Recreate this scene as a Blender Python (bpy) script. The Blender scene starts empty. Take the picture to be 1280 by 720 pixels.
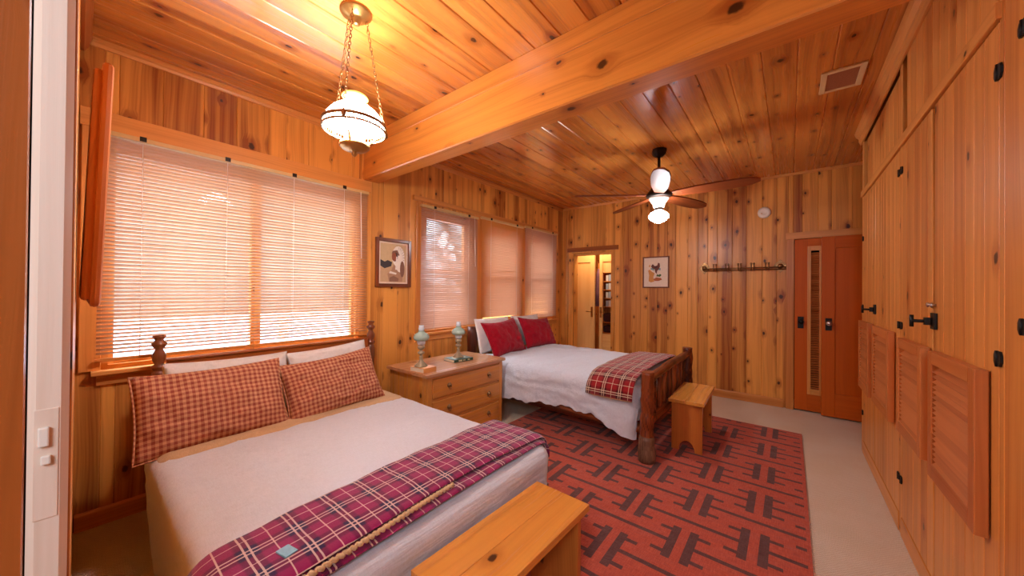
import bpy, bmesh, math, random
from mathutils import Vector, Matrix, noise
random.seed(7)
R = random.Random(11)
sc = bpy.context.scene
COL = sc.collection
PI = math.pi
# ------------------------------------------------------------------ helpers
def lin(c):
    return tuple(((x/255)/12.92 if x/255 <= .04045 else (((x/255)+.055)/1.055)**2.4) for x in c)

class MB:
    """collects polygons with UVs (u across the grain, v along it) and a random number per board"""
    def __init__(s):
        s.v=[]; s.f=[]; s.uv=[]; s.b=[]; s.m=[]; s.s=[]; s.M=Matrix.Identity(4)
    def add(s, p):
        s.v.append(s.M @ Vector(p)); return len(s.v)-1
    def face(s, idx, uv, r=0., m=0, sm=False):
        s.f.append(list(idx)); s.uv.append(list(uv)); s.b.append(r); s.m.append(m); s.s.append(sm)
    def prism(s, poly, o, eu, en, ev, v0, v1, r=None, m=0, sm=False):
        if r is None: r = R.random()
        o=Vector(o); eu=Vector(eu); en=Vector(en); ev=Vector(ev); n=len(poly)
        A=[s.add(o+eu*a+en*b+ev*v0) for a,b in poly]; B=[s.add(o+eu*a+en*b+ev*v1) for a,b in poly]
        for i in range(n):
            j=(i+1)%n; a0,b0=poly[i]; a1,b1=poly[j]
            if abs(a1-a0)>=abs(b1-b0): u0,u1=a0,a1
            else: u0,u1=a0+b0,a0+b1
            s.face([A[i],A[j],B[j],B[i]],[(u0,v0),(u1,v0),(u1,v1),(u0,v1)],r,m,sm)
        s.face(A[::-1],[(a,b*3+v0) for a,b in poly][::-1],r,m); s.face(B,[(a,b*3+v1) for a,b in poly],r,m)
        return A,B
    def box(s, x0,x1,y0,y1,z0,z1, g=None, r=None, m=0, c=0.):
        d={'x':x1-x0,'y':y1-y0,'z':z1-z0}
        if g is None: g=max(d,key=d.get)
        if g=='z': o,eu,en,ev,A,B,V=(0,0,0),(1,0,0),(0,1,0),(0,0,1),(x0,x1),(y0,y1),(z0,z1)
        elif g=='y': o,eu,en,ev,A,B,V=(0,0,0),(1,0,0),(0,0,1),(0,1,0),(x0,x1),(z0,z1),(y0,y1)
        else: o,eu,en,ev,A,B,V=(0,0,0),(0,1,0),(0,0,1),(1,0,0),(y0,y1),(z0,z1),(x0,x1)
        a0,a1=A; b0,b1=B
        if c>0: poly=[(a0+c,b0),(a1-c,b0),(a1,b0+c),(a1,b1-c),(a1-c,b1),(a0+c,b1),(a0,b1-c),(a0,b0+c)]
        else: poly=[(a0,b0),(a1,b0),(a1,b1),(a0,b1)]
        return s.prism(poly,o,eu,en,ev,V[0],V[1],r,m)
    def board(s, o, eu, ev, en, a0,a1,v0,v1, t=.02, c=.004, r=None, m=0, off=0.):
        poly=[(a0,-t),(a1,-t),(a1,off-c),(a1-c,off),(a0+c,off),(a0,off-c)]
        return s.prism(poly,o,eu,en,ev,v0,v1,r,m)
    def tube(s, pts, rad, n=10, closed=False, r=0., m=0, caps=True, sm=True, flat=1.):
        pts=[Vector(p) for p in pts]; N=len(pts)
        if not hasattr(rad,'__len__'): rad=[rad]*N
        rings=[]; up=None; L=0
        for i,p in enumerate(pts):
            if closed: t=(pts[(i+1)%N]-pts[i-1]).normalized()
            else: t=(pts[min(i+1,N-1)]-pts[max(i-1,0)]).normalized()
            if up is None:
                up=Vector((0,0,1)) if abs(t.z)<.9 else Vector((1,0,0))
            up=(up-t*up.dot(t)).normalized(); w=t.cross(up)
            if i: L+=(p-pts[i-1]).length
            rings.append(([s.add(p+(up*math.cos(2*PI*k/n)+w*math.sin(2*PI*k/n)*flat)*rad[i]) for k in range(n)],L,rad[i]))
        M=N if closed else N-1
        for i in range(M):
            (a,la,ra),(b,lb,rb)=rings[i],rings[(i+1)%N]
            if closed and i==N-1: lb=la+.05
            for k in range(n):
                j=(k+1)%n; u0=2*PI*k/n*ra; u1=2*PI*(k+1)/n*ra
                s.face([a[k],a[j],b[j],b[k]],[(u0,la),(u1,la),(u1,lb),(u0,lb)],r,m,sm)
        if caps and not closed:
            for ring,l,rr in (rings[0],rings[-1]):
                s.face(ring,[(math.cos(2*PI*k/n)*rr,math.sin(2*PI*k/n)*rr+l) for k in range(n)],r,m)
    def lathe(s, prof, o=(0,0,0), n=28, r=0., m=0, sm=True, caps=True):
        o=Vector(o); rings=[]; L=0
        for i,(rr,z) in enumerate(prof):
            if i: L+=math.hypot(rr-prof[i-1][0],z-prof[i-1][1])
            rings.append(([s.add(o+Vector((max(rr,1e-5)*math.cos(2*PI*k/n),max(rr,1e-5)*math.sin(2*PI*k/n),z))) for k in range(n)],L,rr))
        for (a,la,ra),(b,lb,rb) in zip(rings,rings[1:]):
            for k in range(n):
                j=(k+1)%n; u0=2*PI*k/n*max(ra,rb); u1=2*PI*(k+1)/n*max(ra,rb)
                s.face([a[k],a[j],b[j],b[k]],[(u0,la),(u1,la),(u1,lb),(u0,lb)],r,m,sm)
        if caps:
            for ring,l,rr in (rings[0],rings[-1]):
                if rr>1e-4: s.face(ring,[(math.cos(2*PI*k/n)*rr,math.sin(2*PI*k/n)*rr) for k in range(n)],r,m)
    def grid(s, P, UV, r=0., m=0, sm=True, wrapu=False):
        nu=len(P); nv=len(P[0]); idx=[[s.add(P[i][j]) for j in range(nv)] for i in range(nu)]
        for i in range(nu if wrapu else nu-1):
            i2=(i+1)%nu
            for j in range(nv-1):
                s.face([idx[i][j],idx[i2][j],idx[i2][j+1],idx[i][j+1]],[UV[i][j],UV[i2][j],UV[i2][j+1],UV[i][j+1]],r,m,sm)
        return idx
    def poly(s, pts, r=0., m=0):
        s.face([s.add(p) for p in pts],[(p[0]+p[1],p[2]) for p in pts],r,m)
    def build(s, name, mats, parent=None, bevel=0., recalc=True, weld=False):
        if not isinstance(mats,(list,tuple)): mats=[mats]
        me=bpy.data.meshes.new(name); off=Vector((0,0,0)); q=parent
        while q is not None: off+=q.location; q=q.parent
        me.from_pydata([v-off for v in s.v],[],s.f)
        u=me.uv_layers.new(name='UVMap'); bd=me.uv_layers.new(name='Board'); k=0
        for fi,f in enumerate(s.f):
            for j in range(len(f)):
                u.data[k].uv=s.uv[fi][j]; bd.data[k].uv=(s.b[fi],(s.b[fi]*7.13)%1); k+=1
        me.polygons.foreach_set('material_index',s.m); me.polygons.foreach_set('use_smooth',s.s)
        for mt in mats: me.materials.append(mt)
        bm=bmesh.new(); bm.from_mesh(me)
        if weld: bmesh.ops.remove_doubles(bm,verts=bm.verts,dist=1e-5)
        if recalc: bmesh.ops.recalc_face_normals(bm,faces=bm.faces)
        if bevel>0:
            ed=[e for e in bm.edges if len(e.link_faces)==2 and e.calc_face_angle(0)>.6]
            bmesh.ops.bevel(bm,geom=ed,offset=bevel,segments=2,profile=.5,affect='EDGES',clamp_overlap=True)
        bm.to_mesh(me); bm.free()
        o=bpy.data.objects.new(name,me); COL.objects.link(o)
        if parent is not None: o.parent=parent
        return o

def tag(o,label=None,cat=None,group=None,kind=None):
    if label: o['label']=label
    if cat: o['category']=cat
    if group: o['group']=group
    if kind: o['kind']=kind
    return o
def thing(name,label,cat,loc=(0,0,0),group=None,kind=None):
    o=bpy.data.objects.new(name,None); COL.objects.link(o); o.location=loc; o.empty_display_size=.1
    return tag(o,label,cat,group,kind)
def struct(o): o['kind']='structure'; return o
def copy_tree(o,parent=None):
    c=o.copy(); COL.objects.link(c)
    if parent is not None: c.parent=parent
    for ch in list(o.children): copy_tree(ch,c)
    return c
def fbm(x,y,z=0.,o=3):
    a=0; f=1; g=1
    for _ in range(o):
        a+=g*noise.noise(Vector((x*f,y*f,z*f+3.3*f))); f*=2.03; g*=.5
    return a

# ------------------------------------------------------------------ materials
class NT:
    def __init__(s,name):
        s.mat=bpy.data.materials.new(name); s.mat.use_nodes=True; s.t=s.mat.node_tree; s.t.nodes.clear()
        s.out=s.n('ShaderNodeOutputMaterial'); s.bs=s.n('ShaderNodeBsdfPrincipled')
        s.t.links.new(s.bs.outputs[0],s.out.inputs[0])
    def n(s,t,**k):
        nd=s.t.nodes.new(t)
        for a,b in k.items(): setattr(nd,a,b)
        return nd
    def put(s,sock,val):
        if hasattr(val,'is_output') or isinstance(val,bpy.types.NodeSocket): s.t.links.new(val,sock)
        else:
            if isinstance(val,(tuple,list)) and len(val)==3 and sock.type=='RGBA': val=(*val,1)
            sock.default_value=val
    def math(s,op,a,b=None,c=None,clamp=False):
        nd=s.n('ShaderNodeMath',operation=op,use_clamp=clamp); s.put(nd.inputs[0],a)
        if b is not None: s.put(nd.inputs[1],b)
        if c is not None: s.put(nd.inputs[2],c)
        return nd.outputs[0]
    def vmath(s,op,a,b=None):
        nd=s.n('ShaderNodeVectorMath',operation=op); s.put(nd.inputs[0],a)
        if b is not None: s.put(nd.inputs[1],b)
        return nd.outputs['Value' if op in('LENGTH','DISTANCE','DOT_PRODUCT') else 'Vector']
    def step(s,x,e0,e1):
        nd=s.n('ShaderNodeMapRange',interpolation_type='SMOOTHSTEP'); s.put(nd.inputs[0],x); s.put(nd.inputs[1],e0); s.put(nd.inputs[2],e1)
        return nd.outputs[0]
    def rng(s,x,a,b,c,d):
        nd=s.n('ShaderNodeMapRange'); 
        for i,q in enumerate((x,a,b,c,d)): s.put(nd.inputs[i],q)
        return nd.outputs[0]
    def mix(s,f,a,b,mode='MIX'):
        nd=s.n('ShaderNodeMix',data_type='RGBA',blend_type=mode); s.put(nd.inputs[0],f); s.put(nd.inputs[6],a); s.put(nd.inputs[7],b)
        return nd.outputs[2]
    def noise(s,vec,scale,detail=2.,rough=.5,dist=0.):
        nd=s.n('ShaderNodeTexNoise'); s.put(nd.inputs['Vector'],vec); s.put(nd.inputs['Scale'],scale); s.put(nd.inputs['Detail'],detail); s.put(nd.inputs['Roughness'],rough); s.put(nd.inputs['Distortion'],dist)
        return nd.outputs[0]
    def comb(s,x,y,z=0.):
        nd=s.n('ShaderNodeCombineXYZ'); s.put(nd.inputs[0],x); s.put(nd.inputs[1],y); s.put(nd.inputs[2],z); return nd.outputs[0]
    def sep(s,v):
        nd=s.n('ShaderNodeSeparateXYZ'); s.put(nd.inputs[0],v); return nd.outputs
    def uv(s,name='UVMap'): return s.n('ShaderNodeUVMap',uv_map=name).outputs[0]
    def obj(s): return s.n('ShaderNodeTexCoord').outputs['Object']
    def bump(s,h,strength=.3,dist=.01):
        nd=s.n('ShaderNodeBump'); nd.inputs['Strength'].default_value=strength; nd.inputs['Distance'].default_value=dist; s.put(nd.inputs['Height'],h)
        s.t.links.new(nd.outputs[0],s.bs.inputs['Normal'])
    def set(s,**k):
        for a,b in k.items(): s.put(s.bs.inputs[a.replace('_',' ')],b)
        return s

def pine(name, light, dark, knots=.5, var=.35, rough=.36, coat=0., heart=.4, streak=.6, ksize=1., kcol=(52,22,8), spec=.4):
    s=NT(name); light=lin(light); dark=lin(dark)
    uv=s.uv(); b=s.sep(s.uv('Board')); r=b[0]; r2=b[1]
    P=s.vmath('ADD',uv,s.comb(s.math('MULTIPLY',r,17.3),s.math('MULTIPLY',r2,41.7)))
    S=(1/.125,1/.30,1)
    Q=s.vmath('MULTIPLY',P,S)
    vo=s.n('ShaderNodeTexVoronoi',voronoi_dimensions='2D',feature='F1'); s.put(vo.inputs['Vector'],Q); vo.inputs['Scale'].default_value=1.; vo.inputs['Randomness'].default_value=.85
    diff=s.vmath('MULTIPLY',s.vmath('SUBTRACT',Q,vo.outputs['Position']),(.125,.30*.7,0))
    wob=s.noise(P,40,2)
    Ln=s.math('ADD',s.vmath('LENGTH',diff),s.math('MULTIPLY',s.math('SUBTRACT',wob,.5),.016))
    cs=s.sep(vo.outputs['Color'])
    rad=s.rng(cs[0],1-knots,1.,.004*ksize,.019*ksize)
    on=s.math('GREATER_THAN',cs[0],1-knots)
    km=s.math('MULTIPLY',on,s.math('SUBTRACT',1.,s.step(Ln,s.math('MULTIPLY',rad,.55),s.math('MULTIPLY',rad,1.05))))
    halo=s.math('MULTIPLY',on,s.math('SUBTRACT',1.,s.step(Ln,rad,s.math('MULTIPLY',rad,3.6))))
    px,py,_=s.sep(P); dx,dy,_=s.sep(diff)
    warp=s.math('MULTIPLY',s.math('SUBTRACT',s.noise(s.vmath('MULTIPLY',P,(4,.9,1)),1.,2),.5),.09)
    gx=s.math('SUBTRACT',s.math('ADD',px,warp),s.math('MULTIPLY',s.math('MULTIPLY',dx,halo),.9))
    g1=s.noise(s.comb(s.math('MULTIPLY',gx,26),s.math('MULTIPLY',py,.55)),1.,3,.6)
    ring=s.math('SINE',s.math('MULTIPLY',s.math('ADD',gx,s.math('MULTIPLY',g1,.02)),420.))
    ring=s.rng(ring,-1.,1.,0.,1.)
    g2=s.noise(s.comb(s.math('MULTIPLY',gx,220),s.math('MULTIPLY',py,3.)),1.,2,.6)
    k1=s.step(g1,.32,.72)
    t=s.math('ADD',s.math('MULTIPLY',k1,.55*streak),s.math('MULTIPLY',s.math('MULTIPLY',ring,k1),.35*streak))
    t=s.math('ADD',t,s.math('MULTIPLY',s.math('SUBTRACT',g2,.5),.35*streak))
    hm=s.step(s.noise(s.comb(s.math('MULTIPLY',px,7),s.math('MULTIPLY',py,.2),s.math('MULTIPLY',r,9.)),1.,1),.52,.60)
    t=s.math('ADD',t,s.math('MULTIPLY',hm,heart))
    t=s.math('ADD',t,s.math('MULTIPLY',s.math('SUBTRACT',r,.45),var*1.6))
    t=s.math('ADD',t,s.math('MULTIPLY',halo,.42),clamp=True)
    c=s.mix(t,light,dark)
    c=s.mix(s.math('MULTIPLY',km,.93),c,lin(kcol))
    s.set(Base_Color=c,Roughness=s.math('ADD',s.math('MULTIPLY',g1,.12),rough-.06))
    s.put(s.bs.inputs['Specular IOR Level'],spec)
    if coat: s.set(Coat_Weight=coat,Coat_Roughness=.16)
    s.bump(s.math('ADD',s.math('MULTIPLY',ring,.4),g2),.07,.004)
    return s.mat

def plain(name,col,rough=.5,metal=0.,noise_amt=.08,nscale=60.,bump=.0,spec=.5,raw=False,**k):
    s=NT(name); c=col if raw else lin(col)
    nz=s.noise(s.obj(),nscale,3)
    s.set(Base_Color=s.mix(nz,tuple(x*(1-noise_amt) for x in c),tuple(min(1,x*(1+noise_amt)) for x in c)),Roughness=rough,Metallic=metal)
    s.put(s.bs.inputs['Specular IOR Level'],spec)
    if bump: s.bump(nz,bump,.004)
    for a,b in k.items(): s.put(s.bs.inputs[a.replace('_',' ')],b)
    return s.mat

def fabric(name,col,col2=None,weave=700.,wr=.25,slub=.1,rough=.95,rib=0.):
    s=NT(name); c=lin(col); c2=lin(col2) if col2 else tuple(x*.86 for x in c)
    uv=s.uv(); u,v,_=s.sep(uv)
    a=s.noise(s.comb(s.math('MULTIPLY',u,weave*.6),s.math('MULTIPLY',v,weave*.05)),1.,2)
    b=s.noise(s.comb(s.math('MULTIPLY',u,weave*.05),s.math('MULTIPLY',v,weave*.6)),1.,2)
    w=s.math('MULTIPLY',s.math('ADD',a,b),.5)
    big=s.noise(s.obj(),9.,4,.6)
    c_=s.mix(s.step(w,.25,.75),c2,c)
    s.set(Base_Color=c_,Roughness=rough); s.put(s.bs.inputs['Specular IOR Level'],.15)
    s.put(s.bs.inputs['Sheen Weight'],.15)
    h=s.math('ADD',s.math('MULTIPLY',w,.07),s.math('MULTIPLY',big,1.6))
    if rib:
        rb=s.noise(s.comb(s.math('MULTIPLY',u,46.),s.math('MULTIPLY',v,5.)),1.,3,.55); h=s.math('ADD',h,s.math('MULTIPLY',rb,rib))
    s.bump(h,wr,.02)
    return s.mat

def gingham(name,a,b,n):
    s=NT(name); u,v,_=s.sep(s.uv())
    fu=s.math('GREATER_THAN',s.math('FRACT',s.math('MULTIPLY',u,n)),.5); fv=s.math('GREATER_THAN',s.math('FRACT',s.math('MULTIPLY',v,n)),.5)
    t=s.math('MULTIPLY',s.math('ADD',fu,fv),.5)
    mid=tuple((x*.45+y*.55) for x,y in zip(lin(a),lin(b)))
    c=s.mix(s.math('GREATER_THAN',t,.25),lin(a),mid); c=s.mix(s.math('GREATER_THAN',t,.75),c,lin(b))
    wv=s.noise(s.obj(),500.,2); s.set(Base_Color=s.mix(s.math('MULTIPLY',wv,.35),c,tuple(x*.8 for x in lin(a))),Roughness=.95)
    s.put(s.bs.inputs['Specular IOR Level'],.15)
    s.bump(s.math('ADD',s.math('MULTIPLY',wv,.2),s.noise(s.obj(),14.,4,.6)),.3,.02)
    return s.mat

def plaid(name,ground,dark,line,per=.125,blue=None):
    """tartan: dark bands and pale thin lines crossing both ways"""
    s=NT(name); u,v,_=s.sep(s.uv())
    def band(x,c0,w):
        f=s.math('ABSOLUTE',s.math('SUBTRACT',s.math('FRACT',s.math('ADD',s.math('DIVIDE',x,per),.5-c0+1.)),.5))
        return s.math('LESS_THAN',f,w/2)
    def bandsoft(x,c0,w):
        f=s.math('ABSOLUTE',s.math('SUBTRACT',s.math('FRACT',s.math('ADD',s.math('DIVIDE',x,per),.5-c0+1.)),.5))
        return s.math('SUBTRACT',1.,s.step(f,w/2*.8,w/2*1.15))
    tw=s.math('GREATER_THAN',s.math('FRACT',s.math('MULTIPLY',s.math('ADD',u,v),260.)),.5)
    c=lin(ground)
    du=bandsoft(u,.25,.42); dv=bandsoft(v,.25,.42)
    dk=s.math('MULTIPLY',s.math('ADD',du,dv),.5)
    c=s.mix(s.math('MULTIPLY',dk,.93),c,lin(dark))
    if blue: c=s.mix(s.math('MULTIPLY',s.math('MULTIPLY',du,dv),.7),c,lin(blue))
    for x in (u,v):
        for c0,w in ((.19,.042),(.31,.042),(.75,.03)):
            c=s.mix(s.math('MULTIPLY',band(x,c0,w),.8),c,lin(line))
    nz=s.noise(s.obj(),420.,2)
    s.set(Base_Color=s.mix(s.math('MULTIPLY',nz,.3),c,lin(dark)),Roughness=.95); s.put(s.bs.inputs['Specular IOR Level'],.12)
    s.put(s.bs.inputs['Sheen Weight'],.3)
    s.bump(s.math('ADD',s.math('MULTIPLY',nz,.3),s.noise(s.obj(),11.,3)),.3,.02)
    return s.mat

def glow(name,col,strength,rough=.3):
    s=NT(name); s.set(Base_Color=lin(col),Roughness=rough,Emission_Color=lin(col),Emission_Strength=strength); return s.mat

M={}
M['wall']=pine('pine_wall',(234,162,76),(146,74,22),knots=.54,ksize=1.15,var=.34,heart=.38)
M['ceil']=pine('pine_ceiling',(222,144,64),(144,68,20),knots=.42,var=.30,heart=.30,rough=.27,coat=.35)
M['cab']=pine('pine_cabinet',(230,160,82),(178,100,38),knots=.16,var=.22,heart=.22,rough=.34)
M['trim']=pine('pine_trim',(222,150,76),(174,98,38),knots=.12,var=.25,heart=.2,rough=.33)
M['beam']=pine('pine_beam',(224,146,62),(166,86,28),knots=.26,var=.10,heart=.25,rough=.30,ksize=1.3,coat=.2)
M['rail']=pine('dark_trim',(170,92,38),(110,50,18),knots=.1,var=.2,heart=.2,rough=.33)
M['door']=pine('mahogany_ply',(198,94,20),(166,70,10),knots=0.,var=.10,heart=.15,streak=.45,rough=.42,spec=.2)
M['louv']=pine('louvre_cedar',(204,124,66),(158,80,34),knots=0.,var=.45,heart=.12,streak=.4,rough=.36)
M['dress']=pine('honey_pine',(214,144,66),(164,92,34),knots=.22,var=.15,heart=.15,rough=.28,coat=.25)
M['dtop']=pine('sheen_tinted_pine_top',(204,150,104),(158,98,56),knots=.22,var=.1,heart=.2,rough=.26,coat=.4)  # paler than the carcass: window sheen put into the colour
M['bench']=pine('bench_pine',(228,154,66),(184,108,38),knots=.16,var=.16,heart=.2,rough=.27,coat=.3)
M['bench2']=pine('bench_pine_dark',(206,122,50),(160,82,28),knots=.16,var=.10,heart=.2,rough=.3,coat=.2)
M['log']=pine('peeled_log',(150,72,30),(70,26,10),knots=.3,var=.2,heart=.5,streak=1.2,rough=.34)
M['logl']=pine('bare_log_foot',(150,112,84),(92,60,40),knots=.3,var=.2,heart=.5,streak=1.2,rough=.5)
M['turned']=pine('dark_turned_wood',(126,66,34),(78,36,16),knots=0.,var=.1,heart=.2,rough=.28,coat=.3)
M['fanwood']=pine('fan_blade_wood',(132,62,26),(76,32,14),knots=0.,var=.06,heart=.2,rough=.5,spec=.2)
M['mframe']=pine('orange_brown_frame',(178,98,44),(140,66,22),knots=0.,var=.1,heart=.2,rough=.34)
M['dedge']=pine('reflection_pale_door_edge',(236,216,196),(216,188,160),knots=0.,var=.1,heart=.2,rough=.3)  # pale colour stands in for the blurred reflection on the door edge
M['cream_door']=pine('pale_door',(236,196,128),(214,164,92),knots=0.,var=.1,heart=.2,rough=.4)
M['bronze']=plain('dark_bronze',(44,34,28),.42,.7,.2,50)
M['iron']=plain('black_iron',(30,27,25),.45,.6,.25,80,.2)
M['brass']=plain('aged_brass',(176,132,72),.3,.9,.15,70)
M['antique']=plain('antique_brass_fitting',(146,108,68),.36,.8,.25,90)
M['chrome']=plain('bright_steel',(205,205,205),.2,.9)
M['enamel']=plain('white_enamel',(226,214,198),.3,0.,.03)
M['white']=plain('white_plastic',(238,228,212),.4,0.,.02)
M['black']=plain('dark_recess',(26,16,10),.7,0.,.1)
M['cream']=plain('cream_plastic',(214,176,116),.4,0.,.04)
M['vent']=plain('painted_vent',(222,190,138),.45,0.,.05)
M['ventg']=plain('vent_grille',(170,112,76),.5,.2,.2,120)
M['glassshade']=glow('lit_opal_glass',(252,250,252),42.)
M['globe']=glow('lit_globe_glass',(250,250,255),58.)
M['bulb']=glow('lit_bulb',(252,250,255),620.)
M['amber']=glow('amber_glass_rim',(250,190,90),.9)
M['lampglass']=plain('sage_lamp_glass',(160,184,168),.18,0.,.12,25,Coat_Weight=.5)
M['lampmetal']=plain('sage_painted_metal',(160,146,118),.3,.25,.2,60)
M['clear']=plain('frosted_chimney',(206,216,222),.15,0.,.05)
M['linen']=fabric('white_linen',(222,228,236),(206,210,216),wr=.30,rib=1.6)  # bluish tint in the base colour stands in for cool window light
M['linen2']=fabric('grey_white_linen',(214,219,226),(198,202,208),wr=.40,rib=.8)
M['sheet']=fabric('tan_sheet',(214,182,140),(186,150,108),wr=.2)
M['pil']=fabric('white_pillowcase',(236,232,226),None,wr=.35)
M['redp']=fabric('crimson_pillowcase',(176,14,38),(128,6,24),wr=.45)
M['ging']=gingham('red_gingham',(212,156,116),(136,40,40),40.)
M['plaidp']=plaid('magenta_plaid',(158,30,92),(40,18,44),(240,214,196),.125,(36,34,84))
M['plaidr']=plaid('red_plaid',(158,30,32),(66,18,22),(232,208,176),.135)
M['stitch']=fabric('cream_stitching',(232,204,160),(196,152,104),weave=300)
M['patch']=plain('pale_blue_patch',(140,196,214),.35,0.,.25,70)
M['rugr']=fabric('red_wool',(200,94,66),(156,64,48),weave=420,wr=.5)
M['rugd']=fabric('dark_wool',(108,68,62),(82,50,48),weave=420,wr=.5)
M['book1']=plain('tan_book_cover',(214,150,84),.5); M['paper']=plain('book_pages',(226,210,184),.8,0.,.06,150)
M['book2']=plain('green_book_cover',(38,72,52),.45); M['bookart']=plain('book_title_band',(196,190,150),.5)
M['mirror']=plain('mirror_glass',(200,205,205),.04,1.,.0)
M['snow']=plain('snowy_ground',(150,160,176),.9,0.,.05,2)
M['outwall']=pine('weathered_boards',(120,98,78),(90,72,56),knots=.1)
M['bark']=plain('forest_green',(140,150,150),.9,0.,.4,3)
M['blueb']=plain('pale_blue_spine',(176,196,214),.5); M['whiteb']=plain('white_spine',(226,226,222),.5); M['darkb']=plain('dark_spine',(56,52,62),.5)
M['textile']=plain('dark_textile',(70,40,44),.9,0.,.5,60); M['robe']=plain('mauve_robe',(120,80,92),.9,0.,.2,30)

# carpet: cream loop pile in fine rows
s=NT('cream_loop_carpet'); o_=s.obj(); x,y,z=s.sep(o_)
row=s.math('MULTIPLY',s.math('SINE',s.math('ADD',s.math('MULTIPLY',x,420.),s.math('MULTIPLY',s.noise(o_,25.,2),6.))),s.math('SINE',s.math('MULTIPLY',y,360.)))
nz=s.noise(o_,160.,3); big=s.noise(o_,2.2,3)
c=s.mix(s.rng(row,-1.,1.,0.,1.),lin((222,204,178)),lin((244,234,216))); c=s.mix(s.math('MULTIPLY',s.step(big,.35,.7),.35),c,lin((222,194,156)))
c=s.mix(s.math('MULTIPLY',nz,.35),c,lin((196,172,140)))
s.set(Base_Color=c,Roughness=.95); s.put(s.bs.inputs['Specular IOR Level'],.1); s.bump(s.math('ADD',row,nz),.5,.006); M['carpet']=s.mat
# blind slat: painted thin slat that lets some daylight through
def slatmat(name,c,tr):
    s=NT(name); s.set(Base_Color=lin(c),Roughness=.38)
    t=s.n('ShaderNodeBsdfTranslucent'); t.inputs[0].default_value=(*lin((255,214,178)),1)
    mx=s.n('ShaderNodeMixShader'); mx.inputs[0].default_value=tr
    s.t.links.new(s.bs.outputs[0],mx.inputs[1]); s.t.links.new(t.outputs[0],mx.inputs[2]); s.t.links.new(mx.outputs[0],s.out.inputs[0]); return s.mat
M['slat']=slatmat('peach_slat',(196,144,98),.06); M['slat3']=slatmat('amber_slat',(206,132,60),.08); M['slat4']=slatmat('dusky_slat',(196,148,120),.07)
# window pane
s=NT('window_glass'); tr=s.n('ShaderNodeBsdfTransparent'); gl=s.n('ShaderNodeBsdfGlossy'); gl.inputs['Roughness'].default_value=.02
mx=s.n('ShaderNodeMixShader'); mx.inputs[0].default_value=.06; s.t.links.new(tr.outputs[0],mx.inputs[1]); s.t.links.new(gl.outputs[0],mx.inputs[2]); s.t.links.new(mx.outputs[0],s.out.inputs[0]); M['pane']=s.mat

# ------------------------------------------------------------------ dimensions
XL=-3.; H=2.692; D=5.093; XR=.483; CH=1.3255; XE=1.12; YF=-.004

def boards(mb,o,eu,ev,en,a0,a1,v0,v1,w,holes=(),t=.02,c=.004,jit=.25,rnd=None):
    rnd=rnd or R; edges=[a0]
    while edges[-1]<a1-1e-6:
        e=edges[-1]+w*(1+rnd.uniform(-jit,jit))
        if a1-e<w*.5: e=a1
        edges.append(min(e,a1))
    for h in holes: edges+= [x for x in (h[0],h[1]) if a0<x<a1]
    edges=sorted(set(edges)); keep=[edges[0]]
    hs={x for h in holes for x in h[:2]}
    for e in edges[1:]:
        if e-keep[-1]<.03 and e not in hs: continue
        if e-keep[-1]<.03 and e in hs and keep[-1] not in hs and len(keep)>1: keep[-1]=e; continue
        keep.append(e)
    for p,q in zip(keep,keep[1:]):
        mid=(p+q)/2; segs=[(v0,v1)]
        for h in holes:
            if h[0]-1e-6<mid<h[1]+1e-6:
                ns=[]
                for s0,s1 in segs:
                    if h[2]>s0: ns.append((s0,min(s1,h[2])))
                    if h[3]<s1: ns.append((max(s0,h[3]),s1))
                segs=[x for x in ns if x[1]-x[0]>.002]
        r=rnd.random()
        for s0,s1 in segs: mb.board(o,eu,ev,en,p,q,s0,s1,t,c,r)

X_,Y_,Z_=(1,0,0),(0,1,0),(0,0,1)
# ------------------------------------------------------------------ setting
mb=MB(); mb.box(XL-.2,XE+.1,-1.7,D+2.2,-.1,0); struct(mb.build('floor',M['carpet']))
WIN=[(.085,1.56,.86,2.16),(2.24,2.95,.87,2.17),(3.12,3.90,.87,2.17),(4.02,4.80,.87,2.17)]
mb=MB(); rr=random.Random(5)
boards(mb,(XL,0,0),Y_,Z_,X_,-.2,D+.02,0,H,.155,WIN,t=.03,rnd=rr)
mb.box(XL-.10,XL-.03,-.2,WIN[0][0],0,H); 
prev=-.2
for (a,b,z0,z1) in WIN:
    if a>prev: mb.box(XL-.10,XL-.0301,prev,a,0,H)
    mb.box(XL-.10,XL-.0301,a,b,0,z0); mb.box(XL-.10,XL-.0301,a,b,z1,H); prev=b
mb.box(XL-.10,XL-.0301,prev,D+.1,0,H)
struct(mb.build('wall_left',M['wall']))
mb=MB(); rr=random.Random(21)
boards(mb,(0,D,0),X_,Z_,(0,-1,0),XL-.02,XE+.1,0,H,.133,[(-2.80,-2.11,-1,1.93),(.03,1.12,-1,1.93)],t=.06,rnd=rr,jit=.22)
struct(mb.build('wall_back',M['wall']))
mb=MB(); boards(mb,(0,YF,0),X_,Z_,Y_,XL-.02,-.93,0,H,.15,t=.0035,c=.001); struct(mb.build('wall_front',M['wall']))
mb=MB(); mb.box(XL-.1,-.93,-.20,-.05,0,H); mb.box(-.93,XE,-.2,-.05,2.25,H) ; mb.box(.78,XE,-.2,-.05,0,2.25); struct(mb.build('wall_front_hall_side',M['trim']))
mb=MB(); boards(mb,(XE,0,0),Y_,Z_,(-1,0,0),-.05,D+.1,0,H,.15,t=.06); struct(mb.build('wall_right',M['wall']))
mb=MB(); boards(mb,(0,-1.6,0),X_,Z_,Y_,-1.5,XE,0,H,.15,t=.06); boards(mb,(-1.5,0,0),Y_,Z_,X_,-1.6,-.2,0,H,.15,t=.06); boards(mb,(XE,0,0),Y_,Z_,(-1,0,0),-1.6,-.2,0,H,.15,t=.06)
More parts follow.
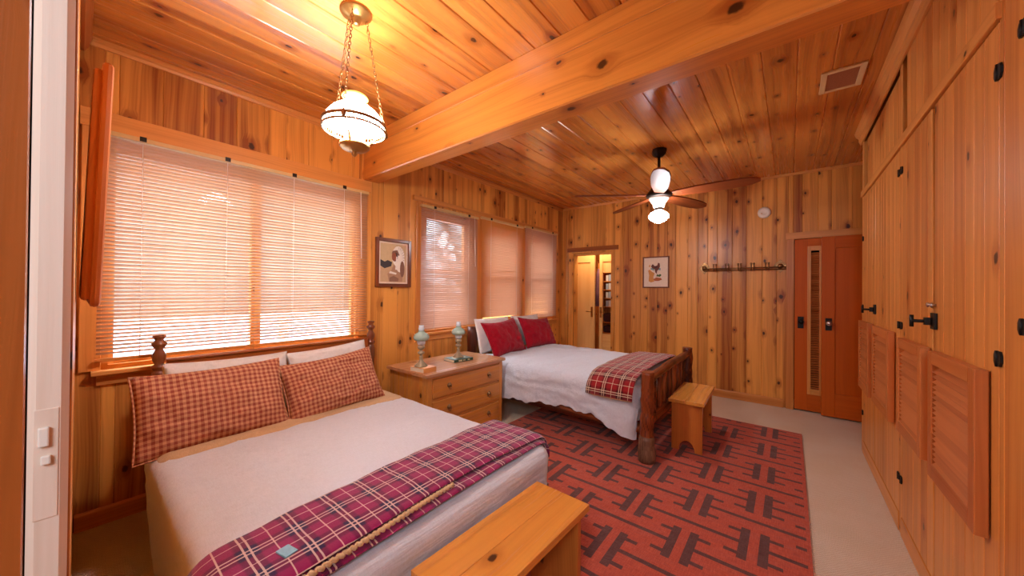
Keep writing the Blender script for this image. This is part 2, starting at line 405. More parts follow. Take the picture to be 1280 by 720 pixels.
struct(mb.build('wall_hall_light_block',M['wall']))  # unseen hall shell, added to shut out sky light behind the camera
mb=MB(); boards(mb,(0,0,H),X_,Y_,(0,0,-1),XL-.1,XE+.1,-1.7,D+2.2,.165,t=.05,jit=.04,c=.005,rnd=random.Random(3)); struct(mb.build('ceiling',M['ceil']))
# crown mouldings, baseboards
def mould(name,pts,o,eu,en,ev,v0,v1,mat=None):
    mb=MB(); mb.prism(pts,o,eu,en,ev,v0,v1); return struct(mb.build(name,mat or M['trim'],bevel=.002))
cr=[(0,0),(0,-.045),(.012,-.045),(.02,-.03),(.03,-.022),(.03,0)]
mould('trim_1',cr,(XL,0,H),X_,Z_,Y_,YF,1.594); mould('trim_2',cr,(XL,0,H),X_,Z_,Y_,1.747,D)
mould('trim_3',[(0,0),(0,-.03),(.012,-.03),(.02,-.012),(.02,0)],(0,D,H),(0,-1,0),Z_,X_,XL,XE)
mould('trim_4',[(0,0),(0,-.10),(.014,-.10),(.03,-.07),(.04,-.03),(.04,0)],(0,YF,H),(0,1,0),Z_,X_,XL+.03,-.93,M['rail'])
mould('baseboard_left',[(0,0),(.02,0),(.02,.085),(.012,.095),(0,.095)],(XL,0,0),X_,Z_,Y_,0,D)
mould('baseboard_back',[(0,0),(.02,0),(.02,.085),(.012,.095),(0,.095)],(0,D,0),(0,-1,0),Z_,X_,-2.02,-.05)
# beam
mb=MB(); mb.box(XL,XE,1.597,1.745,2.308,2.585,c=.008,g='x'); mb.box(XL,XE,1.600,1.742,2.585,H,c=.004,g='x')
tag(struct(mb.build('ceiling_beam',M['beam'])),'massive knotty pine beam crossing the ceiling from left wall to the wardrobes','ceiling beam')
# ------------------------------------------------------------------ windows
def window(i,a,b,z0,z1,mull,midrail,k=.055):
    w=thing('window_%d'%i,None,None,(XL,(a+b)/2,z0)); struct(w)
    f=MB(); d0,d1=XL-.10,XL+.004
    f.box(d0,d1,a,a+.025,z0,z1); f.box(d0,d1,b-.025,b,z0,z1); f.box(d0,d1,a+.025,b-.025,z0,z0+.025); f.box(d0,d1,a+.025,b-.025,z1-.025,z1)
    f.build('window_frame',M['trim'],w)
    s_=MB(); e0,e1=XL-.075,XL-.03; spans=[(a+.025,b-.025)]
    if mull is not None: s_.box(XL-.09,XL-.02,mull-.008,mull+.008,z0+.025,z1-.025); spans=[(a+.025,mull-.008),(mull+.008,b-.025)]
    g=MB()
    for p,q in spans:
        s_.box(e0,e1,p,p+k,z0+.025,z1-.025); s_.box(e0,e1,q-k,q,z0+.025,z1-.025)
        s_.box(e0,e1,p+k,q-k,z0+.025,z0+.025+k,g='y'); s_.box(e0,e1,p+k,q-k,z1-.025-k,z1-.025,g='y')
        if midrail: s_.box(e0,e1,p+k,q-k,midrail-.02,midrail+.02,g='y')
        g.box(XL-.055,XL-.05,p+k,q-k,z0+.025+k,z1-.025-k)
    s_.build('sash',M['trim'],w); g.build('pane',M['pane'],w)
    return w
window(1,*WIN[0],.81,None,.022); window(2,*WIN[1],None,1.53); window(3,*WIN[2],None,1.53); window(4,*WIN[3],None,1.53)
# window trims: head boards, side casings, stools and aprons
mb=MB(); mb.box(XL,XL+.022,-.0,1.66,2.20,2.30,c=.003); struct(mb.build('trim_5',M['trim']))
mb=MB(); mb.box(XL,XL+.03,2.12,4.93,2.235,2.285,c=.003); struct(mb.build('trim_6',M['trim']))
mb=MB(); mb.box(XL,XL+.018,.005,.085,.86,2.20,c=.003); mb.box(XL,XL+.018,1.56,1.64,.86,2.20,c=.003); struct(mb.build('trim_7',M['trim']))
mb=MB()
for a,b in ((2.16,2.24),(2.95,3.12),(3.90,4.02),(4.80,4.90)): mb.box(XL,XL+.018,a,b,.86,2.235,c=.003)
struct(mb.build('trim_8',M['trim']))
mb=MB(); mb.box(XL-.03,XL+.06,.05,1.60,.835,.86,c=.004); mb.box(XL,XL+.018,.07,1.58,.775,.834,c=.003); struct(mb.build('trim_9',M['trim']))
mb=MB(); mb.box(XL-.03,XL+.05,2.14,4.92,.845,.87,c=.004); mb.box(XL,XL+.018,2.16,4.90,.785,.844,c=.003); struct(mb.build('trim_10',M['trim']))
# ------------------------------------------------------------------ blinds
def blind(y0,y1,ztop,zbot,tilt,mat,label,cords,wand=None,slump=0.):
    t=thing('window_blind',label,'blind',(XL+.045,(y0+y1)/2,zbot),'slatted blinds hanging in the windows')
    xc=XL+.045
    h=MB(); h.box(xc-.02,xc+.018,y0,y1,ztop-.026,ztop,c=.003); h.build('headrail',M['cream'],t)
    for q in cords:
        br=MB(); br.box(xc+.0185,xc+.024,q-.014,q+.014,ztop-.022,ztop+.004); br.build('bracket',M['bronze'],t)
    sl=MB(); n=int((ztop-.03-zbot-.015)/.0213); W=.0125
    for i in range(n):
        z=ztop-.042-i*.0213; P=[]; UV=[]; ta=tilt+math.radians(rr.uniform(-2.5,2.5)); r=rr.random()
        sag=rr.uniform(-.0008,.0008)
        for j in range(5):
            a=(j/4*2-1); x=a*W; zz=.0022*(1-a*a)
            X=xc+x*math.cos(ta)-zz*math.sin(ta); Zz=z+x*math.sin(ta)+zz*math.cos(ta)
            P.append([(X,y0+.004,Zz),(X,(y0+y1)/2,Zz+sag),(X,y1-.004,Zz)]); UV.append([(a*W,0),(a*W,.7),(a*W,1.5)])
        sl.grid(P,UV,r)
    sl.build('slats',mat,t,recalc=False)
    b=MB(); b.box(xc-.012,xc+.012,y0,y1,zbot,zbot+.018,c=.004); b.build('bottom_rail',M['trim'],t)
    c=MB()
    for q in cords:
        for dx in (-.0125,.0135): c.tube([(xc+dx,q,ztop-.03),(xc+dx,q,zbot+.01)],.0011,5)
    c.build('ladder_cords',M['white'],t)
    if wand:
        w=MB(); w.tube([(xc+.022,wand,ztop-.02),(xc+.026,wand+.01,ztop-.6)],.003,8); w.build('tilt_wand',M['white'],t)
    return t
rd=math.radians
blind(.062,1.618,2.19,.91,rd(37),M['slat'],'widest slatted blind, over the big window behind the gingham pillows',(.23,.62,1.02,1.40),1.54)
blind(2.19,3.02,2.20,.885,rd(-54),M['slat4'],'slatted blind behind the two sage table lamps, nearest window of the row of three',(2.36,2.86),2.95)
blind(3.085,3.935,2.225,.95,rd(66),M['slat3'],'closed amber slatted blind, middle window of the row above the red pillows',(3.25,3.78))
blind(3.99,4.845,2.245,.90,rd(58),M['slat4'],'slatted blind nearest the open doorway, far end of the window row',(4.14,4.70))
# ------------------------------------------------------------------ outside
mb=MB(); mb.box(-70,XL-.4,-40,70,.30,.42); struct(mb.build('ground',M['snow']))
t=thing('porch_railing','white painted porch railing outside the big window','railing',(-4.6,1,.42))
mb=MB(); mb.box(-4.63,-4.57,-1.5,6,.98,1.03); mb.build('top_rail',M['whiteb'],t)
mb=MB(); mb.box(-4.62,-4.58,-1.5,6,.58,.62); mb.build('bottom_rail',M['whiteb'],t)
for k in range(6):
    mb=MB(); y=-1.45+k*1.47; mb.box(-4.65,-4.55,y-.05,y+.05,.42,.98); mb.build('post',M['whiteb'],t)
t=thing('cabin','neighbouring cabin with pale board walls, seen through the big blind','building',(-15,0,.42))
mb=MB(); boards(mb,(-14.,0,.42),Y_,Z_,X_,-12,9.5,0,4.6,.3); mb.box(-20,-14.021,-12,9.5,.42,5.0,g='z'); mb.build('wall',M['outwall'],t)
mb=MB(); mb.prism([(-12,0),(9.5,0),(9.9,-.15),(9.9,.05),(-1.2,3.),(-12.4,.05),(-12.4,-.15)],(-20.2,0,5.02),Y_,Z_,X_,0,6.5); mb.build('roof',M['whiteb'],t)
mb=MB(); mb.box(-14,-13.94,-3,-2,1.8,3.2); mb.build('window',M['darkb'],t)
for k,(x,y,hh) in enumerate(((-10.6,9.2,8.),(-17,13.4,6.5),(-14.5,18.2,7.),(-13,23.6,6.5),(-22,31,8.),(-18.5,25.5,7.5))):
    t=thing('conifer','grey-green conifer beyond the porch, glimpsed through the blinds','tree',(x,y,.42),'conifers beyond the porch')
    mb=MB(); mb.tube([(x,y,.42),(x,y,hh*.5)],[.18,.1],8); mb.build('trunk',M['bark'],t)
    mb=MB()
    for q in range(60):
        f=q/60; z=.7+f*(hh-.7); r0=2.3*(1-f)+.1; a=q*2.4
        for b in range(5): aa=a+b*1.2566+rr.uniform(-.3,.3); rl=r0*rr.uniform(.6,1.1); mb.tube([(x,y,z+.15),(x+rl*.6*math.cos(aa),y+rl*.6*math.sin(aa),z),(x+rl*math.cos(aa),y+rl*math.sin(aa),z-.22)],[.05,.16,.02],5)
    mb.build('foliage',M['bark'],t)
# ------------------------------------------------------------------ doorway at the back, left
mb=MB(); mb.box(-2.88,-2.02,D-.03,D,1.955,2.02,g='x',c=.003); struct(mb.build('trim_11',M['rail']))
mb=MB(); mb.box(-2.86,-2.80,D-.018,D,0,1.955,c=.003); mb.box(-2.80,-2.775,D-.01,D+.14,0,1.93); mb.box(-2.135,-2.11,D,D+.14,0,1.93); mb.box(-2.775,-2.135,D,D+.14,1.905,1.93,g='x'); struct(mb.build('door_frame',M['wall']))
mb=MB(); boards(mb,(0,D+2.1,0),X_,Z_,(0,-1,0),-5.2,XE,0,H,.14,t=.05); boards(mb,(-5.2,0,0),Y_,Z_,X_,D,D+2.1,0,H,.14,t=.05); boards(mb,(XE,0,0),Y_,Z_,(-1,0,0),D+.1,D+2.1,0,H,.14,t=.05); mb.box(-5.2,XL-.1,D+.0,D+.06,0,H); mb.box(-5.25,XL-.1,D,D+2.2,H,H+.05); struct(mb.build('wall_room_beyond',M['wall']))
mb=MB(); mb.box(-5.25,XL-.2,D,D+2.2,-.1,0); struct(mb.build('floor_room_beyond',M['carpet']))
def leaf(label,x0,x1,y,hx,mir,zt=1.95):
    t=thing('panel_door',label,'door',((x0+x1)/2,y,0)); mb=MB(); k=.06 if mir else .085
    mb.box(x0,x0+k,y-.02,y+.02,.012,zt); mb.box(x1-k,x1,y-.02,y+.02,.012,zt)
    mb.box(x0+k,x1-k,y-.02,y+.02,.012,.22,g='x'); mb.box(x0+k,x1-k,y-.02,y+.02,zt-.12,zt,g='x'); mb.build('frame',M['cream_door'],t,bevel=.003)
    mb=MB()
    if mir: mb.box(x0+k,x1-k,y-.008,y+.006,.22,.58); mb.box(x0+k,x1-k,y-.008,y+.006,1.64,zt-.12,g='z')
    else: mb.box(x0+k,x1-k,y-.008,y+.006,.22,zt-.12,g='z')
    mb.build('panel',M['cream_door'],t)
    mb=MB(); mb.box(hx-.018,hx+.018,y-.026,y-.02,.86,1.04); mb.tube([(hx,y-.02,.96),(hx,y-.055,.96),(hx+(.09 if hx<(x0+x1)/2 else -.09),y-.06,.96)],.009,8); mb.build('lever_handle',M['brass'],t)
    return t
YB=D+.62
leaf('pale panelled door seen through the doorway, on its left, plain panel',-3.16,-2.687,YB,-2.735,False)
leaf('pale door with open lower bay, right one seen through the doorway',-2.597,-2.05,YB,-2.565,True)
t=thing('bathrobe','mauve robe hanging in the gap between the two pale doors','robe',(-2.64,YB+.12,.95)); mb=MB()
mb.tube([(-2.66,YB+.12,1.72),(-2.655,YB+.12,1.6),(-2.66,YB+.12,1.3),(-2.66,YB+.12,1.05)],[.03,.07,.08,.09],14,flat=.6); mb.build('cloth',M['robe'],t)
mb=MB(); mb.tube([(-2.66,YB+.12,1.70),(-2.66,YB+.12,1.80),(-2.66,YB+.15,1.84)],.006,6); mb.build('hanger_hook',M['iron'],t)
bx0,bx1,by=-2.86,-2.2,YB+.50
t=thing('bookcase','tall narrow bookcase in the room beyond the doorway','bookcase',((bx0+bx1)/2,by+.12,0)); mb=MB()
mb.box(bx0,bx0+.02,by,by+.24,0,1.85); mb.box(bx1-.02,bx1,by,by+.24,0,1.85); mb.box(bx0,bx1,by+.24,by+.255,0,1.85); mb.build('case',M['trim'],t)
shz=[.54,.74,1.03,1.19,1.35,1.51,1.68,1.85]
for z in shz: mb=MB(); mb.box(bx0+.02,bx1-.02,by,by+.24,z-.016,z); mb.build('shelf',M['trim'],t)
bk=[]
names={'blueb':'pale blue','whiteb':'white'}
ords=['first','second','third','fourth','fifth','sixth','seventh']; shn=['lowest','second','third','top']
for si,z in enumerate(shz[2:6]):
    for q in range(7):
        x=bx0+.15+q*.052; m=['blueb','whiteb'][(q+si)%2]; h_=.11+.02*((q*7+si*3)%3)/2
        mb=MB(); mb.box(x,x+.046,by+.02,by+.18,z,z+h_); o=mb.build('book',[M[m]],None,bevel=.002)
        tag(o,'%s boxed book, %s from the left on the %s book shelf beyond the doorway'%(names[m],ords[q],['lowest','second','third','top'][si]),'book','boxed books in the room beyond')
for q,(z,hh) in enumerate(((.54,.13),(.74,.16))):
    mb=MB(); mb.box(bx0+.10,bx1-.12,by+.01,by+.2,z,z+hh); tag(mb.build('folded_blanket',M['textile'],None,bevel=.03),['dark folded blanket on the lowest shelf beyond the doorway','dark folded blanket on the shelf under the books beyond the doorway'][q],'blanket','folded blankets beyond the doorway')
# ------------------------------------------------------------------ closet doors, right of the back wall
mb=MB(); mb.box(-.035,XE,D-.03,D,1.93,2.005,g='x',c=.003); struct(mb.build('trim_12',M['trim']))
mb=MB(); mb.box(-.03,.04,D-.022,D,0,1.93,c=.003); struct(mb.build('trim_13',M['trim']))
def knobplate(t,x,y,z,knobm):
    mb=MB(); mb.box(x-.026,x+.026,y-.006,y,z-.065,z+.065); mb.build('handle_plate',M['iron'],t,bevel=.002)
    mb=MB(); mb.M=Matrix.Translation((x+.002,y-.006,z+.012))@Matrix.Rotation(PI/2,4,'X'); mb.lathe([(.010,0),(.010,.018),(.022,.024),(.027,.034),(.024,.046),(.012,.052),(0,.053)],n=20); mb.build('knob',knobm,t)
d1=thing('door_2','sliding closet door with a tall narrow louvre, in the back wall','closet door',(.17,D-.01,0),None,'structure'); mb=MB(); y0,y1=D-.02,D+.02
mb.box(.045,.155,y0,y1,.015,1.925); mb.box(.285,.40,y0,y1,.015,1.925); mb.box(.155,.285,y0,y1,.015,.20,g='x'); mb.box(.155,.285,y0,y1,1.84,1.925,g='x'); mb.build('frame',M['door'],d1,bevel=.002)
mb=MB(); mb.box(.155,.185,y0-.012,y1,.20,1.84); mb.box(.255,.285,y0-.012,y1,.20,1.84); mb.box(.185,.255,y0-.012,y1,.20,.26,g='x'); mb.box(.185,.255,y0-.012,y1,1.79,1.84,g='x'); lf=mb.build('louvre_frame',M['cab'],d1,bevel=.002)
mb=MB()
for i in range(60):
    z=.27+i*.0252; mb.M=Matrix.Translation((.22,D-.008,z))@Matrix.Rotation(rd(-38),4,'X'); mb.box(-.036,.036,-.016,.016,-.003,.003,g='x')
mb.build('louvre_slats',M['louv'],lf); knobplate(d1,.098,D-.02,.99,M['iron'])
d2=thing('door_3','flat panelled closet door sliding in front of the louvred one','closet door',(.68,4.98,0),None,'structure'); mb=MB(); y0,y1=4.985,5.025
mb.box(.268,.375,y0,y1,.015,1.925); mb.box(.92,1.04,y0,y1,.015,1.925); mb.box(.375,.92,y0,y1,.015,.26,g='x'); mb.box(.375,.92,y0,y1,1.80,1.925,g='x'); mb.box(.375,.92,y0+.01,y1-.006,.26,1.80,g='z'); mb.build('panel',M['door'],d2,bevel=.003); knobplate(d2,.325,4.985,.99,M['chrome'])
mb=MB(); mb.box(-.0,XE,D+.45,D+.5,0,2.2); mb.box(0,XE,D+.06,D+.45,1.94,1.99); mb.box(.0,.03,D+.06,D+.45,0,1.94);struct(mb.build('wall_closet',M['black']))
# ------------------------------------------------------------------ wardrobes along the right
def louvre(door,y0,y1,z0,z1,nsl=None):
    f=MB(); x1=XR-.004; x0=XR-.034; k=.05
    f.box(x0,x1,y0,y0+k,z0,z1,c=.003); f.box(x0,x1,y1-k,y1,z0,z1,c=.003); f.box(x0,x1,y0+k,y1-k,z0,z0+k+.01,g='y',c=.002); f.box(x0,x1,y0+k,y1-k,z1-k,z1,g='y',c=.002)
    lf=f.build('louvre_panel',M['louv'],door)
    f=MB(); n=int((z1-z0-2*k)/.0215)
    for i in range(n):
        z=z0+k+.02+i*(z1-z0-2*k-.02)/n
        f.M=Matrix.Translation((XR-.017,0,z))@Matrix.Rotation(rd(-42),4,'Y'); f.box(-.017,.017,y0+k-.004,y1-k+.004,-.0025,.0025,g='y')
    f.build('louvre_slats',M['louv'],door)
def hinge(par,y,z,big=1.):
    mb=MB(); x=XR; big*=.68
    for sg in (-1,1):
        pts=[(sg*.003,-.028),(sg*.018,-.028),(sg*.028,-.012),(sg*.028,.012),(sg*.018,.028),(sg*.003,.028)]
        mb.prism([(a*big,b*big) for a,b in pts],(x,y,z),Y_,Z_,X_,-.006,-.0005)
    mb.tube([(x-.006,y,z-.03*big),(x-.006,y,z+.03*big)],.0045*big,8)
    return mb.build('hinge',M['iron'],par)
def latch(par,y,z):
    mb=MB(); mb.box(XR-.010,XR-.0005,y-.045,y+.012,z-.032,z+.036,c=.002); mb.box(XR-.03,XR-.01,y-.012,y+.012,z-.016,z+.016,c=.003)
    mb.tube([(XR-.01,y,z),(XR-.065,y,z)],.007,8); mb.tube([(XR-.065,y,z-.026),(XR-.065,y,z+.026)],.007,8); mb.build('latch',M['iron'],par)
def wdoor(par,y0,y1,z0,z1,w=.105,taper=0.):
    mb=MB(); n=max(2,round((y1-y0)/w)); ws=[1+rr.uniform(-.25,.25) for _ in range(n)]; tot=sum(ws); a=y0
    for i,q in enumerate(ws):
        b=a+(y1-y0)*q/tot
        A,B=mb.board((XR,0,0),Y_,Z_,(-1,0,0),a,b,z0,z1,.022,.003)
        if i==0 and taper:
            for k in (0,5,4): mb.v[B[k]].y+=taper
        a=b
    return mb.build('door',M['cab'],par)
def wardrobe(y0,y1,label,trans,side):
    t=thing('wardrobe',label,'wardrobe',(XR+.3,(y0+y1)/2,0),'built-in pine wardrobes along the right wall')
    mb=MB(); mb.box(XR+.024,XE,y0+.02,y1-.02,.0,.02); 
    mb.box(XR+.024,XE,y0,y0+.019,0,H-.002); mb.box(XR+.024,XE,y1-.019,y1,0,H-.002); mb.box(XR+.50,XR+.52,y0+.02,y1-.02,.02,H-.01)
    mb.build('carcass',M['cab'],t)
    return t
def stile(t,a,b,z0,z1,off=0.,mat='cab'):
    mb=MB(); mb.board((XR,0,0),Y_,Z_,(-1,0,0),a,b,z0,z1,.024,.002,off=off); return mb.build('stile',M[mat],t)
def hrail(t,a,b,z0,z1,off,name='rail',mat='cab'):
    mb=MB(); mb.box(XR-off,XR+.02,a,b,z0,z1,g='y',c=.002); return mb.build(name,M[mat],t)
# unit one (nearest full pair of louvred doors)
w1=wardrobe(1.665,2.86,'middle wardrobe of the row, black latch and two bright studs between its louvred doors',1,0)
stile(w1,1.665,1.695,0,H-.06); stile(w1,2.826,2.86,0,H-.06)
hrail(w1,1.68,2.86,2.136,2.185,.012); hrail(w1,1.70,2.826,0,.10,.004,'base_board')
dA=wdoor(w1,1.697,2.281,.104,2.132); dB=wdoor(w1,2.288,2.823,.104,2.132,taper=.035)
louvre(dA,1.745,2.212,.578,1.09); louvre(dB,2.316,2.753,.598,1.09)
for z in (1.982,1.136,.33): hinge(dA,1.692,z,1.15)
for z in (2.003,1.149,.305): hinge(dB,2.826,z)
latch(dA,2.284,1.207)
for y in (2.262,2.306):
    mb=MB(); mb.M=Matrix.Translation((XR,y,1.277))@Matrix.Rotation(-PI/2,4,'Y'); mb.lathe([(.006,-.001),(.006,.008),(.011,.012),(.009,.018),(0,.019)],n=14); mb.build('stud',M['chrome'],dA)
mb=MB(); boards(mb,(XR,0,0),Y_,Z_,(-1,0,0),1.70,2.735,2.188,2.60,.105,t=.022,c=.003); mb.build('upper_panel',M['cab'],w1)
# unit two (far end)
w2=wardrobe(2.862,4.172,'wardrobe at the far end of the row, beside the closet doors',1,0)
stile(w2,2.862,2.884,0,H-.06); stile(w2,4.105,4.172,0,H-.06)
hrail(w2,2.862,4.16,2.136,2.185,.012); hrail(w2,2.886,4.10,0,.10,.004,'base_board')
dC=wdoor(w2,2.887,3.592,.104,2.132); dD=wdoor(w2,3.599,4.102,.104,2.132)
louvre(dC,2.966,3.475,.575,1.10); louvre(dD,3.63,4.07,.56,1.10)
for z in (2.003,1.149,.305): hinge(dC,2.886,z)
for z in (1.78,1.21,.33): hinge(dD,4.103,z)
latch(dC,3.596,1.207)
for a,b in ((2.89,3.36),(3.366,4.02)):
    mb=MB(); boards(mb,(XR+.012,0,0),Y_,Z_,(-1,0,0),a,b,2.188,2.585,.105,t=.022,c=.003); mb.build('upper_door',M['cab'],w2)
# unit three (nearest, cut by the frame)
w3=wardrobe(.70,1.663,'nearest wardrobe, cut off by the right edge of the picture',0,0)
stile(w3,1.555,1.663,0,H-.06)
dE=wdoor(w3,.74,1.552,.104,2.60); hrail(w3,.70,1.55,0,.10,.004,'base_board')
for z in (2.03,1.24): hinge(dE,1.553,z,1.1)
mb=MB(); mb.prism([(0,0),(0,-.10),(-.012,-.10),(-.022,-.075),(-.022,-.05),(-.04,-.03),(-.05,0)],(XR,0,H),X_,Z_,Y_,.70,4.185); struct(mb.build('trim_14',M['trim'],bevel=.002))
# ------------------------------------------------------------------ near door jamb and the pocket door edge
mb=MB(); mb.box(-.52,-.50,-.20,-.0275,0,H); struct(mb.build('trim_15',M['rail']))
dd=thing('door_1','edge of an open door at the extreme left, close to the camera, with a lock plate','door',(-.9,-.03,0),None,'structure')
mb=MB(); mb.box(-1.75,-.90,-.046,-.0065,.01,2.05,g='z',c=.008); mb.build('door_leaf',M['dedge'],dd)
mb=MB(); mb.box(-.902,-.8985,-.040,-.016,.965,1.135); lp=mb.build('lock_plate',M['dedge'],dd,bevel=.001)
mb=MB(); mb.box(-.8985,-.892,-.036,-.025,1.078,1.108); mb.box(-.8985,-.892,-.033,-.023,1.050,1.064); mb.build('latch_bolt',M['white'],lp,bevel=.002)
# wooden panel on the front wall
t=thing('wall_mirror','thick orange wooden frame seen edge-on, tilting out from the front wall beside the big blind','mirror',(-2.0,.03,1.3))
mb=MB(); 
Mt=Matrix.Translation((0,.004,1.285))@Matrix.Rotation(rd(-1.6),4,'X'); mb.M=Mt
mb.box(-2.45,-1.6,0,.020,0,.69); mb.build('backing',M['mframe'],t,bevel=.008)
mb=MB(); mb.M=Mt
mb.box(-1.68,-1.592,.016,.040,-.02,.715,g='z'); mb.box(-2.46,-2.38,.016,.040,-.02,.715,g='z'); mb.box(-2.38,-1.68,.016,.040,-.02,.07,g='x'); mb.box(-2.38,-1.68,.016,.040,.635,.715,g='x'); mb.build('frame',M['mframe'],t,bevel=.012)
mb=MB(); mb.M=Mt; mb.box(-2.38,-1.68,.022,.030,.07,.635); mb.build('glass',M['mirror'],t)
# ------------------------------------------------------------------ drapes
def drape(mb,x0,x1,y0,y1,zt,drop,rc=.09,re=.07,amp=.02,seed=0.,flare=.03,N=260,puff=.02,nz=.008,wfreq=9.,uvs=1.,inner=16,side=14,zedge=0.):
    cx,cy=(x0+x1)/2,(y0+y1)/2; hx,hy=(x1-x0)/2,(y1-y0)/2
    per=[]
    # outline of a rounded rectangle with normals, walked by arc length
    segs=[('l',(hx-rc,-hy),(hx-rc,-hy))]
    pts=[]
    def arc(ox,oy,a0):
        for k in range(13):
            a=a0+PI/2*k/12; pts.append((ox+rc*math.cos(a),oy+rc*math.sin(a),math.cos(a),math.sin(a)))
    def line(p,q,n):
        L=math.hypot(q[0]-p[0],q[1]-p[1]); c=max(2,int(L/(2*(hx+hy)*2)*N))
        for k in range(1,c): pts.append((p[0]+(q[0]-p[0])*k/c,p[1]+(q[1]-p[1])*k/c,*n))
    arc(hx-rc,hy-rc,0); line((hx-rc,hy),(-hx+rc,hy),(0,1)); arc(-hx+rc,hy-rc,PI/2); line((-hx,hy-rc),(-hx,-hy+rc),(-1,0)); arc(-hx+rc,-hy+rc,PI); line((-hx+rc,-hy),(hx-rc,-hy),(0,-1)); arc(hx-rc,-hy+rc,1.5*PI); line((hx,-hy+rc),(hx,hy-rc),(1,0))
    rings=[]; uvr=[]
    for k in range(1,inner+1):
        f=k/inner; R_=[];U=[]
        for (a,b,nx,ny) in pts:
            x=(a-nx*re)*f; y=(b-ny*re)*f
            z=zt+puff*(1-max(abs(x)/hx,abs(y)/hy)**3)+nz*fbm((cx+x)*5,(cy+y)*5,seed)+nz*.7*fbm((cx+x)*16,(cy+y)*4,seed+9)
            R_.append((cx+x,cy+y,z)); U.append((x*uvs,y*uvs))
        rings.append(R_); uvr.append(U)
    for k in range(1,7):
        a=PI/2*k/6; R_=[];U=[]
        for (px,py,nx,ny) in pts:
            x=px-nx*re*(1-math.sin(a)); y=py-ny*re*(1-math.sin(a)); z=zt-re*(1-math.cos(a))+nz*fbm((cx+x)*5,(cy+y)*5,seed)*(1-k/6)
            R_.append((cx+x,cy+y,z)); q=re*a-re; U.append(((px+nx*q)*uvs,(py+ny*q)*uvs))
        rings.append(R_); uvr.append(U)
    L=0; ss=[]
    for i,p in enumerate(pts):
        if i: L+=math.hypot(p[0]-pts[i-1][0],p[1]-pts[i-1][1])
        ss.append(L)
    for k in range(1,side+1):
        f=k/side; R_=[];U=[]
        for (px,py,nx,ny),sv in zip(pts,ss):
            zb=drop(cx+px,cy+py,nx,ny,sv); d=(zt-re-zb)*f
            w=(amp*(math.sin(sv*wfreq+seed+2*fbm(sv*1.3,seed))+.6*fbm(sv*4,f*1.2,seed)))*f+flare*f*(1.2-f*.4)
            w+=nz*1.2*fbm(sv*7,f*3,seed+4)
            R_.append((cx+px+nx*w,cy+py+ny*w,zt-re-d)); q=re*PI/2-re+d; U.append(((px+nx*q)*uvs,(py+ny*q)*uvs))
        rings.append(R_); uvr.append(U)
    n=len(pts)
    P=[[rings[j][i] for j in range(len(rings))] for i in range(n)]; UV=[[uvr[j][i] for j in range(len(rings))] for i in range(n)]
    idx=mb.grid(P,UV,wrapu=True)
    c=mb.add((cx,cy,zt+puff+nz*fbm(cx*5,cy*5,seed)))
    for i in range(n):
        j=(i+1)%n; mb.face([idx[i][0],idx[j][0],c],[UV[i][0],UV[j][0],(0,0)],0,0,True)

def pillow(name,label,cat,mat,w,h,th,loc,lean,yaw=0.,roll=0.,uvs=1.,seed=0.,group=None,pin=.10,nz=.012,sag=0.,weltmat=None):
    """w along Y, h up; leans back towards the headboard"""
    root=thing(name,label,cat,loc,group); mb=MB(); n=34
    Mx=Matrix.Translation(loc)@Matrix.Rotation(yaw,4,'Z')@Matrix.Rotation(-lean,4,'Y')@Matrix.Rotation(roll,4,'X')
    mb.M=Mx
    for sg in (1,-1):
        P=[];UV=[]
        for i in range(n+1):
            u=i/n*2-1; P.append([]); UV.append([])
            for j in range(n+1):
                v=j/n*2-1
                t=(max(0,1-abs(u)**2.6)**.55)*(max(0,1-abs(v)**2.6)**.55)
                y=u*w/2*(1-pin*(1-abs(v)**2)*.0-pin*.35*(1-v*v)*abs(u)**3)
                z=v*h/2*(1-pin*.7*(1-u*u)*abs(v)**3)
                z-=sag*(1-u*u)*(v+1)*.5
                x=sg*th/2*t*(1+.22*fbm(u*2.2+seed,v*2.2,seed))+nz*fbm(u*4+seed,v*4,sg+seed)*(t**.5)
                x+=nz*1.1*fbm(u*9+seed,v*3,sg*2+seed)*t**.5*(1-t*.4)
                if sg<0: x*=.6
                P[-1].append((x,y,z+h/2)); UV[-1].append((y*uvs,z*uvs))
        mb.grid(P,UV)
    o=mb.build('cover',mat,root,weld=True)
    if weltmat is not None:
        wm=MB(); wm.M=Mx; pts=[]
        for k in range(4*24):
            e,f=divmod(k,24); q=f/24*2-1
            u,v=[(q,-1),(1,q),(-q,1),(-1,-q)][e]
            y=u*w/2*(1-pin*.35*(1-v*v)*abs(u)**3); z=v*h/2*(1-pin*.7*(1-u*u)*abs(v)**3)-sag*(1-u*u)*(v+1)*.5
            pts.append((0,y,z+h/2))
        wm.tube(pts,.005,6,closed=True); wm.build('piping',weltmat,root)
    return root
# ------------------------------------------------------------------ near bed
b1=thing('bed','near double bed with dark turned headboard posts under the big window','bed',(-1.9,.9,0))
def turned(y,x=-2.86):
    mb=MB(); mb.lathe([(.022,0),(.034,.03),(.034,.34),(.026,.36),(.036,.39),(.036,.41),(.022,.43),(.034,.46),(.038,.485),(.030,.51),(.022,.525),(.032,.55),(.030,.575),(.022,.585),(.026,.60),(.033,.74),(.034,.80),(.030,.835),(.022,.842),(.034,.856),(.034,.868),(.020,.878),(.030,.905),(.032,.93),(.020,.955),(.017,.965),(.033,.985),(.034,1.0),(.022,1.008),(.019,1.02),(.030,1.034),(.030,1.042),(.012,1.046)],(x,y,0),28)
    return mb.build('headboard_post',M['turned'],b1)
turned(.30); turned(1.605)
mb=MB(); mb.box(-2.875,-2.85,.33,1.575,.30,.885,g='y'); mb.box(-2.882,-2.842,.33,1.575,.885,.905,g='y',c=.004); mb.build('headboard_panel',M['rail'],b1,bevel=.004)
